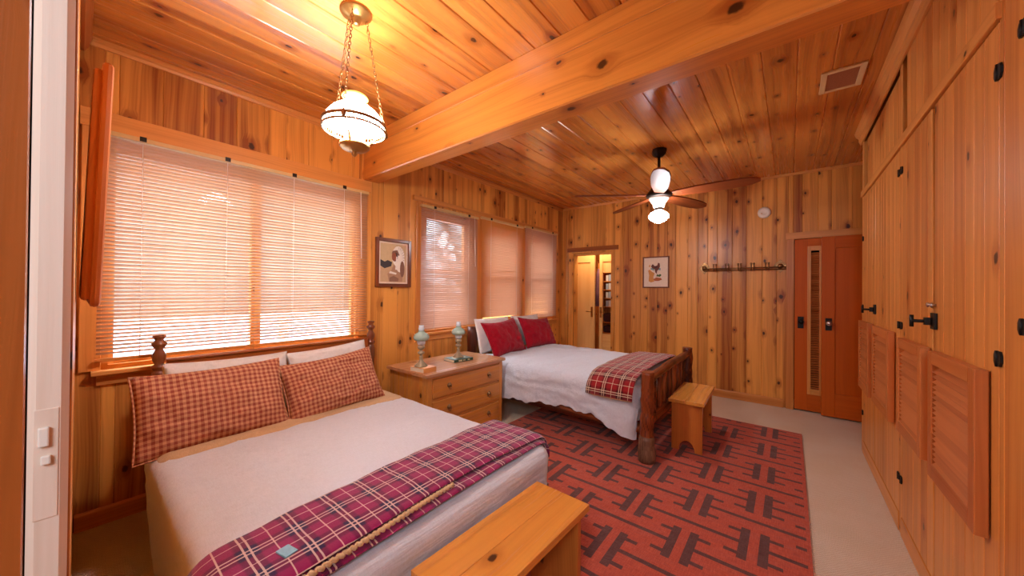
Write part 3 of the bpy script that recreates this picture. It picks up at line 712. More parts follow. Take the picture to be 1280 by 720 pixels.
for y in (.285,1.535):
    mb=MB(); mb.box(-2.85,-.98,y-.015,y+.015,.20,.32); mb.build('side_rail',M['turned'],b1,bevel=.004)
for y in (.30,1.50):
    mb=MB(); mb.lathe([(.02,0),(.034,.03),(.03,.2),(.035,.3)],(-1.0,y,0),20); mb.build('foot_leg',M['turned'],b1)
mb=MB(); mb.box(-2.83,-1.0,.30,1.52,.22,.48); mb.build('mattress',M['pil'],b1,bevel=.05)
mb=MB()
def drop1(x,y,nx,ny,s):
    f=min(1,max(0,(-2.12-x)/.52)); return .05+.015*math.sin(s*3)+(.27*f*f*(3-2*f) if (ny<-.2 or nx<-.2) else 0)
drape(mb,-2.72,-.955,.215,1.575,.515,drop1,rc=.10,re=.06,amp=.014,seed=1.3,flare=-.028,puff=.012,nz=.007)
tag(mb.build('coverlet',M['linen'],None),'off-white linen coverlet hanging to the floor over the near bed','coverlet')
mb=MB(); drape(mb,-2.80,-2.22,.235,1.555,.527,lambda x,y,nx,ny,s:.42,rc=.08,re=.05,amp=.0,seed=4.,flare=.012,puff=.004,nz=.003,N=120)
tag(mb.build('bed_sheet',M['sheet'],None),'tan sheet turned back below the gingham pillows on the near bed','sheet')
g='gingham pillows on the near bed'
pillow('gingham_pillow','large red and tan gingham pillow, the left one on the near bed','pillow',M['ging'],.645,.42,.16,(-2.35,.487,.500),rd(26),rd(1.5),rd(0),1.,1.,g,weltmat=M['ging'],pin=.12)
pillow('gingham_pillow','red and tan gingham pillow with a crumpled corner, the right one on the near bed','pillow',M['ging'],.63,.40,.16,(-2.35,1.125,.500),rd(28),rd(-2),rd(5),1.,5.,g,weltmat=M['ging'],pin=.16,nz=.02)
g='white pillows behind the gingham pair'
pillow('white_pillow','white pillow behind the left gingham pillow','pillow',M['pil'],.62,.38,.12,(-2.62,.60,.53),rd(18),0,rd(-1),1.,8.,g)
pillow('white_pillow','white pillow behind the right gingham pillow','pillow',M['pil'],.58,.38,.12,(-2.62,1.22,.53),rd(18),0,rd(4),1.,12.,g)
# plaid blanket across the foot of the near bed
def strip(mb,path,w0,w1,th,seed,uvs=1.,nz=.006,skew=None,uoff=0.):
    """flat folded strip: path of (y,z) points with tangent, x from w0 to w1 given per fraction"""
    pts=[Vector((0,a,b)) for a,b in path]; N=len(pts); P=[];UV=[];L=0; K=28
    for i,p in enumerate(pts):
        t=(pts[min(i+1,N-1)]-pts[max(i-1,0)]).normalized(); nrm=Vector((0,-t.z,t.y))
        if i: L+=(p-pts[i-1]).length
        f=i/(N-1); a=w0(f); b=w1(f); row=[];uvrow=[]
        for k in range(K+1):
            ang=2*PI*k/K
            # rounded flat section
            cx_=math.copysign(abs(math.cos(ang))**.55,math.cos(ang)); cz=math.copysign(abs(math.sin(ang))**.8,math.sin(ang))
            x=(a+b)/2+(b-a)/2*cx_; h=th/2*cz
            bump=nz*(fbm(x*7,L*6,seed)+.6*fbm(x*18,L*3,seed+2)) if cz>0 else 0
            q=p+nrm*(h+th/2+bump); row.append((x,q.y,q.z)); uvrow.append(((x-(0 if cz>=0 else .06))*uvs+uoff,L*uvs+(0 if cz>=0 else .04)))
        P.append(row);UV.append(uvrow)
    idx=mb.grid(P,UV)
    for e in (0,N-1): mb.face(idx[e][:-1],UV[e][:-1],0,0,False)
t=thing('plaid_blanket','magenta and navy plaid blanket folded across the foot of the near bed','blanket',(-1.2,.9,.52))
def edgepath(y0,y1,zt,re,dl,dr,n=46,bul=.014):
    # over the top from left edge to right edge, curling down over the sides
    out=[]
    for k in range(6): 
        if dl>0: out.append((y0-re,zt-re-dl+dl*k/6))
    for k in range(7): a=PI/2*k/6; out.append((y0-re*math.cos(a),zt-re+re*math.sin(a)))
    for k in range(1,n): out.append((y0+(y1-y0)*k/n,zt+bul*math.sin(PI*k/n)**.6))
    for k in range(7): a=PI/2*k/6; out.append((y1+re*math.sin(a),zt-re+re*math.cos(a)))
    for k in range(1,6):
        if dr>0: out.append((y1+re,zt-re-dr*k/5))
    return out
ep=edgepath(.285,1.52,.516,.07,.0,.02)
mb=MB(); strip(mb,ep,lambda f:-1.33-.07*f,lambda f:-.99-.02*f,.018,2.,nz=.004); mb.build('lower_fold',M['plaidp'],t)
ep2=edgepath(.27,1.53,.533,.07,.0,.015)
mb=MB(); strip(mb,ep2,lambda f:-1.325-.075*f,lambda f:-1.04-.0*f+.01*math.sin(f*9),.026,6.,nz=.006); up=mb.build('upper_fold',M['plaidp'],t)
mb=MB(); pts=[]
for i in range(140):
    f=.02+i/139*.46; k=f*(len(ep2)-1); i0=int(k); a=ep2[i0]; b=ep2[min(i0+1,len(ep2)-1)]; q=k-i0
    pts.append((-1.022+.012*math.sin(f*9)+.004*math.sin(i*1.9)-.0*f,a[0]+(b[0]-a[0])*q,a[1]+(b[1]-a[1])*q+.010+.003*math.cos(i*1.9)))
mb.tube(pts,.0075,6); mb.build('edge_stitching',M['stitch'],t)
mb=MB(); pts=[]
for k in range(22): a=-PI/2+PI*k/21; pts.append((-1.325+.0*k+(k/21)*.28,.203+.004*math.sin(k*2),.498+.026*math.sin(PI*k/21)))
mb.tube(pts,.007,6); mb.build('edge_stitching',M['stitch'],t)
mb=MB(); mb.M=Matrix.Translation((-1.13,.385,.572))@Matrix.Rotation(rd(12),4,'Z')@Matrix.Rotation(rd(-3),4,'X'); mb.box(-.024,.024,-.018,.018,-.008,-.003); mb.build('patch',M['patch'],t,bevel=.001)
# ------------------------------------------------------------------ benches
def bench(label,mat,topmat,loc,rz,L=.67,W=.27,Hh=.435):
    t=thing('bench',label,'bench',(0,0,0),'pine benches at the foot of the beds')
    mb=MB(); mb.box(-W/2,0-.0004,-L/2,L/2,Hh-.028,Hh,g='y'); mb.box(.0004,W/2,-L/2,L/2,Hh-.028,Hh,g='y'); mb.build('seat',topmat,t,bevel=.002)
    for sg in (-1,1):
        y=sg*(L/2-.055); w=W/2-.016; pts=[(-w,0),(-w*.52,0)]
        for k in range(1,12): a=PI-PI*k/12; pts.append((w*.52*math.cos(a),.085*math.sin(a)))
        pts+= [(w*.52,0),(w,0),(w,Hh-.028),(-w,Hh-.028)]
        mb=MB(); mb.prism(pts,(0,y,0),X_,Z_,Y_,-.012,.012)
        # grain runs up the panel
        mb.uv=[[(q[0],q[1]) for q in f] for f in mb.uv]
        for fi,f in enumerate(mb.f):
            mb.uv[fi]=[(mb.v[i].x,mb.v[i].z) for i in f]
        mb.build('leg',mat,t,bevel=.0015)
    mb=MB(); mb.box(-.011,.011,-L/2+.067,L/2-.067,Hh-.098,Hh-.0285,g='y'); mb.build('stretcher',mat,t,bevel=.002)
    t.location=loc; t.rotation_euler.z=rz; return t
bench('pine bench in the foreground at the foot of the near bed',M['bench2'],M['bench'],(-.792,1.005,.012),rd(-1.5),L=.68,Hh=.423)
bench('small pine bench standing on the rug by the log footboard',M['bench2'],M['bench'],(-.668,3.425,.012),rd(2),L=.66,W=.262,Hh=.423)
# ------------------------------------------------------------------ rug
def breaks(lo,hi,xs): return sorted({lo,hi,*[round(x,4) for x in xs if lo<x<hi]})
rx0,rx1,ry0,ry1=-2.16,.092,.62,4.212; bw=.018
colx=[-.141-.298*k for k in range(0,8)]
def isdark(x,y):
    for k,cx in enumerate(colx):
        oy=2.192 if k%2==0 else 1.967
        dy=(y-oy+.233)%.466-.233; dx=abs(x-cx)
        if .022<=dx<=.064 and abs(dy)<=.14: return True
        if .064<dx<=.122 and (.088<=abs(dy)<=.114): return True
        if .064<dx<=.298-.0 +.234 and abs(dy)<=.0135: 
            # the long line runs on to the next bar pair of the same stagger
            return True
    # stub column at the right edge
    if x>.03 and (abs(((y-1.967+.233)%.466-.233))-.101).__abs__()<.013: return True
    return False
xs=[rx0+bw,rx1-bw,.03]; ys=[ry0+bw,ry1-bw]
for cx in colx:
    for d in (.022,.064,.122,.532): xs+= [cx-d,cx+d]
for o_ in (2.192,1.967):
    for k in range(-5,7):
        for d in (.14,.114,.088,.0135): ys+= [o_+.466*k-d,o_+.466*k+d]
xs=breaks(rx0,rx1,xs); ys=breaks(ry0,ry1,ys)
mb=MB(); z=.012
idx={}
def gv(i,j):
    if (i,j) not in idx: idx[(i,j)]=mb.add((xs[i],ys[j],z+.0015*fbm(xs[i]*3,ys[j]*3)))
    return idx[(i,j)]
for i in range(len(xs)-1):
    for j in range(len(ys)-1):
        mx_,my_=(xs[i]+xs[i+1])/2,(ys[j]+ys[j+1])/2
        brd=mx_<rx0+bw or mx_>rx1-bw or my_<ry0+bw or my_>ry1-bw
        mb.face([gv(i,j),gv(i+1,j),gv(i+1,j+1),gv(i,j+1)],[(xs[a],ys[b]) for a,b in ((i,j),(i+1,j),(i+1,j+1),(i,j+1))],0,0 if brd or not isdark(mx_,my_) else 1)
def side(p,q):
    a,b=mb.v[p],mb.v[q]; c=mb.add((a.x,a.y,.0005)); d=mb.add((b.x,b.y,.0005)); mb.face([p,c,d,q],[(a.x,a.y)]*4,0,0)
for i in range(len(xs)-1): side(gv(i,0),gv(i+1,0)); side(gv(i,len(ys)-1),gv(i+1,len(ys)-1))
for j in range(len(ys)-1): side(gv(0,j),gv(0,j+1)); side(gv(len(xs)-1,j),gv(len(xs)-1,j+1))
tag(mb.build('area_rug',[M['rugr'],M['rugd']]),'large red rug with dark brown comb pattern on the cream carpet','rug')
# ------------------------------------------------------------------ far log bed
b2=thing('log_bed','far bed with peeled-log footboard and slatted rail, red pillows on it','bed',(-1.8,3.4,0))
def log(name,pts,rad,mat='log',seed=0,n=16,par=b2,seg=14,amp=.12):
    P=[];Rr=[]
    for i in range(len(pts)-1):
        a,b=Vector(pts[i]),Vector(pts[i+1])
        for k in range(seg+(1 if i==len(pts)-2 else 0)):
            f=k/seg; P.append(a.lerp(b,f)); Rr.append((rad[i]+(rad[i+1]-rad[i])*f))
    P=[p+Vector((.004*fbm(i*.35,seed),.004*fbm(i*.35,seed+7),0)) for i,p in enumerate(P)]
    Rr=[q*(1+amp*fbm(i*.45,seed+3)) for i,q in enumerate(Rr)]
    mb=MB(); mb.tube(P,Rr,n,r=(seed*.37)%1); return mb.build(name,M[mat],par)
zf=.013
log('foot_post',[(-.86,2.76,zf),(-.86,2.765,.36),(-.855,2.775,.70)],[.060,.050,.047],seed=1)
log('foot_post',[(-.84,4.03,zf),(-.84,4.03,.36),(-.84,4.03,.735)],[.060,.050,.047],seed=4)
log('post_foot',[(-.86,2.76,zf),(-.86,2.76,.21)],[.066,.055],'logl',seed=8,seg=6)
log('top_rail',[(-.855,2.80,.635),(-.845,3.4,.672),(-.84,4.00,.665)],[.034,.036,.034],seed=2)
log('bottom_rail',[(-.855,2.80,.32),(-.84,4.00,.32)],[.040,.040],seed=3)
for k in range(7):
    y=2.90+k*.152; log('spindle',[(-.852,y,.34),(-.846,y,.66)],[.023,.02],seed=10+k,n=10,seg=8)
log('head_post',[(-2.86,2.84,0),(-2.86,2.85,.90)],[.062,.056],seed=21); log('head_post',[(-2.86,4.05,0),(-2.86,4.05,.90)],[.062,.056],seed=22)
log('head_rail',[(-2.86,2.87,.78),(-2.86,4.02,.78)],[.045,.045],seed=23); log('head_rail',[(-2.86,2.87,.42),(-2.86,4.02,.42)],[.045,.045],seed=24)
for y in (2.80,3.99): log('side_rail',[(-2.83,y,.24),(-.88,y,.235)],[.04,.042],seed=30+int(y))
mb=MB(); mb.box(-2.78,-.93,2.82,3.97,.26,.53); mb.build('mattress',M['pil'],b2,bevel=.05)
mb=MB()
def drop2(x,y,nx,ny,s):
    if ny<-.5: 
        f=(x+2.7)/1.75
        return .26-.02*math.sin(f*7.)+.012*math.sin(x*23)+.006*math.sin(x*61)-.05*max(0,f-.8)/.2 -.06*math.exp(-((x+1.02)/.1)**2)
    if nx>.3: return .30
    return .28
drape(mb,-2.70,-.93,2.73,4.06,.605,drop2,rc=.07,re=.11,amp=.02,seed=7.,flare=.01,puff=.025,nz=.011,wfreq=7.)
tag(mb.build('comforter',M['linen2'],None),'rumpled grey-white linen comforter hanging over the side of the log bed','comforter')
g='crimson pillows on the log bed'
pillow('red_pillow','crimson pillow nearest the dresser on the log bed','pillow',M['redp'],.62,.42,.16,(-2.44,3.06,.60),rd(27),rd(3),rd(2),1.,21.,g,pin=.2,nz=.014,weltmat=M['redp'])
pillow('red_pillow','crimson pillow farther from the dresser, toward the doorway','pillow',M['redp'],.60,.41,.16,(-2.46,3.72,.60),rd(27),rd(-3),rd(-4),1.,25.,g,pin=.2,nz=.014,weltmat=M['redp'])
g='white pillows behind the crimson pair'
pillow('white_pillow','white pillow behind the crimson pillow nearest the dresser','pillow',M['pil'],.60,.40,.12,(-2.66,3.07,.61),rd(14),0,rd(0),1.,31.,g)
pillow('white_pillow','white pillow behind the crimson pillow toward the doorway','pillow',M['pil'],.60,.40,.12,(-2.66,3.72,.61),rd(14),0,rd(0),1.,35.,g)
t=thing('plaid_blanket','red plaid blanket folded over the foot of the log bed','blanket',(-1.1,3.4,.62))
ep=edgepath(2.845,3.96,.628,.158,.0,.0,46,.026)
mb=MB(); strip(mb,ep,lambda f:-1.34+.03*f,lambda f:-.945,.022,12.,nz=.008); mb.build('folded_cloth',M['plaidr'],t)
mb=MB(); e0=ep[0]; mb.tube([(-1.33,e0[0]-.004,e0[1]),(-1.2,e0[0]-.008,e0[1]-.004),(-1.05,e0[0]-.006,e0[1]-.004),(-.95,e0[0]-.004,e0[1])],.006,6); mb.build('hem',M['stitch'],t)
# ------------------------------------------------------------------ dresser
dr=thing('dresser','honey pine chest of three drawers between the two beds','dresser',(-2.49,2.18,0))
dx0,dx1,dy0,dy1,dz=-2.76,-2.23,1.735,2.645,.65
mb=MB(); mb.box(dx0,dx1-.03,dy0,dy0+.022,.05,dz-.025,g='z'); mb.box(dx0,dx1-.03,dy1-.022,dy1,.05,dz-.025,g='z'); mb.box(dx0,dx0+.012,dy0+.022,dy1-.022,.05,dz-.025); mb.box(dx0+.012,dx1-.03,dy0+.022,dy1-.022,.05,.065)
mb.build('carcass',M['dress'],dr)
for y in (dy0,dy1-.045): mb=MB(); mb.box(dx1-.03,dx1,y,y+.045,.0,dz-.025); mb.build('front_stile',M['dress'],dr,bevel=.002)
for z in (.05,.235,.42,.60): mb=MB(); mb.box(dx1-.03,dx1-.002,dy0+.045,dy1-.045,z,z+.022,g='y'); mb.build('front_rail',M['dress'],dr,bevel=.002)
for y in (dy0,dy1-.04): mb=MB(); mb.box(dx0,dx0+.04,y,y+.04,0,.05); mb.build('back_foot',M['dress'],dr,bevel=.002)
mb=MB(); n=4
for i in range(n): mb.box(dx0-.015+i*(dx1-dx0+.035)/n,dx0-.015+(i+1)*(dx1-dx0+.035)/n-.0006,dy0-.025,dy1+.025,dz-.025,dz,g='y',r=.3+.1*i)
mb.build('top',M['dtop'],dr)
for k,(z0,z1) in enumerate(((.075,.232),(.26,.417),(.445,.597))):
    mb=MB(); mb.box(dx1-.028,dx1+.004,dy0+.048,dy1-.048,z0,z1,g='y'); d=mb.build('drawer',M['dress'],dr,bevel=.003)
    for y in (dy0+.22,dy1-.20):
        mb=MB(); zc=(z0+z1)/2+.005
        mb.M=Matrix.Translation((dx1+.004,y,zc))@Matrix.Rotation(PI/2,4,'Y'); mb.lathe([(.022,0),(.020,.003),(.010,.006),(.007,.014),(.011,.018),(0,.020)],n=16); mb.M=Matrix.Identity(4)
        mb.tube([(dx1+.016+.004*abs(math.sin(a)),y+.016*math.cos(a),zc-.012+.020*math.sin(a)) for a in [2*PI*q/18 for q in range(18)]],.0026,6,closed=True)
        mb.build('ring_pull',M['antique'],d)
# books and lamps on the dresser
def book(label,cx,cy,z,w,d,h,rz,cov,band=None):
    t=thing('book',label,'book',(0,0,0),'books under the dresser lamps')
    mb=MB(); mb.box(-d/2,d/2,-w/2,w/2,0,.003); mb.box(-d/2,d/2,-w/2,w/2,h-.003,h); mb.box(d/2-.004,d/2,-w/2,w/2,.003,h-.003); mb.build('cover',cov,t,bevel=.001)
    mb=MB(); mb.box(-d/2+.004,d/2-.004,-w/2+.004,w/2-.004,.003,h-.003); mb.build('pages',M['paper'],t)
    if band:
        mb=MB()
        for a,b,c in ((-.06,-.02,.6),(-.01,.02,.35),(.045,.07,.45)): mb.box(d/2,d/2+.0006,a,b,h*(.5-c/2),h*(.5+c/2)); mb.box(-d*.2,d*.15,a,b,h,h+.0005)
        mb.build('title_print',band,t)
    t.location=(cx,cy,z); t.rotation_euler.z=rz; return t
book('thick pale book lying under the left sage lamp',-2.37,1.795,dz,.135,.17,.038,rd(4),M['book1'])
book('green picture book lying under the right sage lamp',-2.475,2.285,dz,.22,.17,.026,rd(-6),M['book2'],M['bookart'])
t=thing('power_cord','black power cord lying on the carpet between the dresser and the log bed','cord',(-2.5,2.78,0)); mb=MB()
mb.tube([(-2.95,2.70,.3),(-2.93,2.70,.05),(-2.85,2.72,.006),(-2.7,2.74,.006),(-2.55,2.80,.006),(-2.42,2.78,.006),(-2.36,2.72,.006),(-2.42,2.685,.006),(-2.55,2.70,.006),(-2.68,2.69,.006)],.005,8); mb.build('cable',M['iron'],t)
mb=MB(); mb.box(-2.985,-2.94,2.68,2.72,.28,.32,c=.004); mb.build('plug',M['iron'],t)
def oil_lamp(label):
    t=thing('table_lamp',label,'lamp',(0,0,0),'sage glass lamps on the dresser')
    mb=MB(); mb.lathe([(.054,0),(.054,.006),(.046,.012),(.042,.02),(.026,.030),(.016,.05),(.012,.066),(.018,.074),(.012,.082),(.010,.09)],n=30); mb.build('base',M['lampmetal'],t)
    mb=MB(); mb.lathe([(.010,.09),(.014,.098),(.026,.104),(.030,.112),(.024,.120),(.013,.126),(.012,.136),(.024,.142),(.029,.152),(.030,.165),(.024,.172),(.020,.176)],n=30); mb.build('font',M['lampmetal'],t)
    mb=MB(); mb.lathe([(.020,.176),(.031,.180),(.034,.20),(.033,.216),(.026,.219)],n=30); mb.build('burner_gallery',M['clear'],t)
    mb=MB(); mb.lathe([(.034,.212),(.055,.216),(.066,.232),(.064,.248),(.050,.268),(.030,.280),(.024,.290),(.028,.296)],n=34,caps=False); mb.build('shade',M['lampglass'],t)
    mb=MB(); mb.lathe([(.020,.22),(.021,.30),(.026,.312),(.020,.325),(.022,.338),(.018,.339)],n=24); mb.build('chimney',M['clear'],t)
    return t
l1=oil_lamp('sage glass table lamp standing on the thick pale book'); l1.location=(-2.385,1.785,dz+.0382)
l2=copy_tree(l1); l2.location=(-2.495,2.30,dz+.0268); l2['label']='sage glass table lamp standing on the green book, nearer the log bed'
# ------------------------------------------------------------------ pictures
def flatart(mb,polys,place,lift=.0004):
    for i,(pts,m) in enumerate(polys):
        mb.poly([place(a,b,lift*(i+1)) for a,b in pts],m=m)
A={}
for k,c in dict(sky=(206,178,134),ground=(198,164,124),tree=(58,54,56),robe=(176,136,104),robe2=(140,100,76),face=(150,84,56),hair=(70,48,42),feather=(246,236,222),feather2=(130,92,72),hide=(206,140,66),saddle=(104,50,34),saddle2=(70,32,26),teal=(120,150,150),green=(70,96,34),rust=(176,92,42),mat=(232,212,188)).items(): A[k]=plain('print_'+k,c,.6,0.,.12,40)
def ell(cx,cy,rx,ry,n=16,a0=0,a1=2*PI): return [(cx+rx*math.cos(a0+(a1-a0)*k/n),cy+ry*math.sin(a0+(a1-a0)*k/n)) for k in range(n)]
t=thing('framed_portrait','dark-framed sepia portrait of a figure in a feather headdress, between the windows','picture',(XL+.01,1.905,1.33))
fy0,fy1,fz0,fz1=1.715,2.095,1.345,1.808; fx=XL
mb=MB(); k=.032
mb.box(fx,fx+.026,fy0,fy0+k,fz0,fz1); mb.box(fx,fx+.026,fy1-k,fy1,fz0,fz1); mb.box(fx,fx+.026,fy0+k,fy1-k,fz0,fz0+k,g='y'); mb.box(fx,fx+.026,fy0+k,fy1-k,fz1-k,fz1,g='y'); mb.build('frame',M['black'] if 0 else M['turned'],t,bevel=.004)
mb=MB(); mb.box(fx,fx+.008,fy0+k,fy1-k,fz0+k,fz1-k,m=0); W_=fy1-fy0-2*k; H_=fz1-fz0-2*k
pl=lambda a,b,l:(fx+.0085+l,fy0+k+a*W_,fz0+k+b*H_)
names=['mat','sky','ground','tree','robe','robe2','face','hair','feather','feather2']; ix={n:i for i,n in enumerate(names)}
polys=[([(.06,.04),(.94,.04),(.94,.96),(.06,.96)],ix['sky']),([(.06,.04),(.94,.04),(.94,.40),(.06,.42)],ix['ground']),
([(.06,.42),(.2,.36),(.42,.42),(.45,.52),(.30,.56),(.2,.52),(.06,.57)],ix['tree']),
([(.34,.05),(.80,.05),(.84,.30),(.78,.44),(.62,.50),(.50,.46),(.42,.30),(.30,.24)],ix['robe']),([(.36,.05),(.66,.05),(.68,.13),(.5,.19),(.36,.14)],ix['robe2']),
(ell(.66,.66,.22,.26),ix['feather']),(ell(.72,.52,.17,.24),ix['feather']),(ell(.80,.36,.08,.20),ix['feather2']),
(ell(.54,.67,.10,.13),ix['hair']),(ell(.51,.655,.078,.115),ix['face']),([(.42,.72),(.46,.79),(.62,.82),(.70,.70),(.66,.68),(.58,.76)],ix['feather2']),([(.58,.66),(.62,.66),(.60,.34),(.55,.34)],ix['feather']),([(.38,.30),(.60,.26),(.58,.22),(.34,.25)],ix['feather'])]
for q in range(9):
    a=-.9+q*.30; polys.append(([(.66+.10*math.cos(a),.64+.12*math.sin(a)),(.66+.21*math.cos(a),.64+.25*math.sin(a)),(.66+.21*math.cos(a+.05),.64+.25*math.sin(a+.05))],ix['feather2']))
flatart(mb,polys,pl); mb.build('print',[A[n] for n in names],t,recalc=False)
t=thing('framed_print','small framed print of a saddle and hides on the back wall, beside the doorway','picture',(-1.472,D-.01,1.37))
px0,px1,pz0,pz1=-1.652,-1.294,1.372,1.815; mb=MB(); k=.017; yb=D
mb.box(px0,px0+k,yb-.022,yb,pz0,pz1); mb.box(px1-k,px1,yb-.022,yb,pz0,pz1); mb.box(px0+k,px1-k,yb-.022,yb,pz0,pz0+k,g='x'); mb.box(px0+k,px1-k,yb-.022,yb,pz1-k,pz1,g='x'); mb.build('frame',M['turned'],t,bevel=.003)
mb=MB(); mb.box(px0+k,px1-k,yb-.010,yb,pz0+k,pz1-k,m=0); W_=px1-px0-2*k; H_=pz1-pz0-2*k
pl=lambda a,b,l:(px0+k+a*W_,yb-.0105-l,pz0+k+b*H_)
names=['mat','hide','saddle','saddle2','teal','green','rust']; ix={n:i for i,n in enumerate(names)}
polys=[([(.20,.20),(.30,.15),(.44,.18),(.40,.34),(.46,.46),(.34,.52),(.24,.60),(.18,.56),(.22,.40)],ix['hide']),([(.40,.26),(.52,.32),(.72,.30),(.76,.24),(.62,.20),(.46,.20)],ix['rust']),
([(.28,.60),(.44,.56),(.44,.62),(.30,.66)],ix['teal']),([(.60,.58),(.70,.56),(.70,.64),(.60,.66)],ix['teal']),
([(.34,.76),(.38,.78),(.46,.71),(.56,.73),(.60,.83),(.66,.80),(.68,.70),(.62,.60),(.56,.54),(.54,.44),(.48,.50),(.46,.60),(.36,.64),(.30,.70)],ix['saddle']),([(.44,.70),(.56,.72),(.58,.66),(.46,.64)],ix['saddle2']),
([(.52,.36),(.58,.44),(.62,.40),(.68,.44),(.74,.40),(.68,.34)],ix['green']),([(.20,.70),(.26,.78),(.28,.68)],ix['hide'])]
flatart(mb,polys,pl); mb.build('print',[A[n] for n in names],t,recalc=False)
# ------------------------------------------------------------------ coat rack, smoke detector, vent
t=thing('coat_rack','long brass coat rack with twin hooks on the back wall','coat rack',(-.47,D-.02,1.6))
for x in (-.865,-.085):
    mb=MB(); r0=.055; pts=[]
    for q in range(24): a=2*PI*q/24; rr_=r0*(1+.30*abs(math.cos(2*a))**6*(1.3 if abs(math.sin(a))>.7 else .4)); pts.append((rr_*math.cos(a),rr_*math.sin(a)))
    mb.prism(pts,(x,D,1.63),X_,Z_,(0,-1,0),.0005,.009); mb.M=Matrix.Translation((x,D-.009,1.63))@Matrix.Rotation(PI/2,4,'X'); mb.lathe([(.045,0),(.042,.006),(.034,.004),(.026,.006),(.022,.014),(.010,.020),(0,.021)],n=22); mb.build('rosette',M['antique'],t,bevel=.002)
for z in (1.618,1.595):
    mb=MB(); mb.tube([(-.88,D-.03,z),(-.03,D-.03,z)],.0065,10); mb.build('bar',M['antique'],t)
for x in (-.735,-.605,-.475,-.345,-.205):
    for dx in (-.013,.016):
        mb=MB(); mb.tube([(x+dx,D-.024,1.60),(x+dx,D-.045,1.585),(x+dx,D-.075,1.59),(x+dx,D-.095,1.62),(x+dx,D-.10,1.66)],[.006,.006,.0055,.006,.007],8); mb.lathe([(0,1.655),(.010,1.66),(.011,1.668),(0,1.676)],(x+dx,D-.10,0),12)
        mb.build('hook',M['antique'],t)
t=thing('smoke_detector','round white smoke detector high on the back wall','smoke detector',(-.238,D,2.27))
mb=MB(); mb.M=Matrix.Translation((-.238,D,2.27))@Matrix.Rotation(PI/2,4,'X'); mb.lathe([(.066,0),(.066,.014),(.060,.024),(.050,.032),(.030,.036),(.028,.033),(.0,.034)],n=36); mb.build('housing',M['white'],t)
mb=MB(); mb.M=Matrix.Translation((-.262,D-.0345,2.258))@Matrix.Rotation(PI/2,4,'X'); mb.lathe([(.007,0),(.006,.004),(0,.005)],n=12); mb.build('test_button',M['cream'],t)
t=thing('ceiling_vent','cream framed air vent with brown grille in the ceiling','vent',(.255,3.02,H))
vx0,vx1,vy0,vy1=.152,.358,2.876,3.165; k=.03
mb=MB(); mb.box(vx0,vx0+k,vy0,vy1,H-.012,H); mb.box(vx1-k,vx1,vy0,vy1,H-.012,H); mb.box(vx0+k,vx1-k,vy0,vy0+k,H-.012,H); mb.box(vx0+k,vx1-k,vy1-k,vy1,H-.012,H); mb.build('frame',M['vent'],t,bevel=.003)
mb=MB(); mb.box(vx0+k,vx1-k,vy0+k,vy1-k,H-.002,H-.001); 
for q in range(12):
    y=vy0+k+.01+q*(vy1-vy0-2*k-.02)/11; mb.M=Matrix.Translation((0,y,H-.006))@Matrix.Rotation(rd(-30),4,'X'); mb.box(vx0+k,vx1-k,-.007,.007,-.0008,.0008)
mb.build('grille',M['ventg'],t)
# ------------------------------------------------------------------ pendant lamp
px,py=-1.678,.846
t=thing('pendant_lamp','hanging lamp with glowing white glass shade on three brass chains, near the ceiling beam','lamp',(px,py,H))
mb=MB(); mb.lathe([(.074,H),(.074,H-.008),(.066,H-.012),(.058,H-.022),(.034,H-.030),(.024,H-.04),(.018,H-.06),(.010,H-.066)],(px,py,0),34); mb.build('canopy',M['brass'],t)
zr=2.118; Rr=.143
for q in range(3):
    a=rd(75+120*q); x0,y0=px+.05*math.cos(a),py+.05*math.sin(a); x1,y1=px+Rr*math.cos(a),py+Rr*math.sin(a)
    p0=Vector((x0,y0,H-.028)); p1=Vector((x1,y1,zr+.02)); n=27; mb=MB(); ax=(p1-p0).normalized(); s1=ax.cross(Vector((math.cos(a),math.sin(a),0))).normalized(); s2=ax.cross(s1)
    for k in range(n):
        c=p0.lerp(p1,(k+.5)/n); sd=s1 if k%2 else s2; hl=(p1-p0).length/n*.66
        mb.tube([c+ax*hl*math.cos(b)+sd*.0062*math.sin(b) for b in [2*PI*z_/12 for z_ in range(12)]],.0017,5,closed=True)
    mb.build('chain',M['antique'],t)
mb=MB()
for dz_,hh_ in ((-.015,.004),(.013,.0065)): mb.lathe([(Rr-.002,zr+dz_-hh_),(Rr+.005,zr+dz_-hh_),(Rr+.005,zr+dz_+hh_),(Rr-.002,zr+dz_+hh_),(Rr-.002,zr+dz_-hh_)],(px,py,0),64,caps=False)
for q in range(60):
    a=2*PI*q/60; mb.tube([(px+(Rr+.001)*math.cos(a),py+(Rr+.001)*math.sin(a),zr-.009),(px+(Rr+.001)*math.cos(a),py+(Rr+.001)*math.sin(a),zr+.009)],.0022,5)
for q in range(48):
    a=2*PI*q/48; mb.lathe([(0,zr-.021),(.004,zr-.017),(.003,zr-.013)],(px+(Rr+.001)*math.cos(a),py+(Rr+.001)*math.sin(a),0),6)
for q in range(3):
    a=rd(75+120*q); ca,sa=math.cos(a),math.sin(a)
    mb.tube([(px+(Rr-.005)*ca,py+(Rr-.005)*sa,zr-.008),(px+.12*ca,py+.12*sa,zr-.02),(px+.098*ca,py+.098*sa,zr-.035),(px+.072*ca,py+.072*sa,zr-.062),(px+.066*ca,py+.066*sa,zr-.088)],.0042,8)
    mb.lathe([(.0,zr-.018),(.011,zr-.008),(.012,zr+.006),(.006,zr+.02),(0,zr+.024)],(px+(Rr+.006)*ca,py+(Rr+.006)*sa,0),10)
mb.build('ring_frame',M['antique'],t)
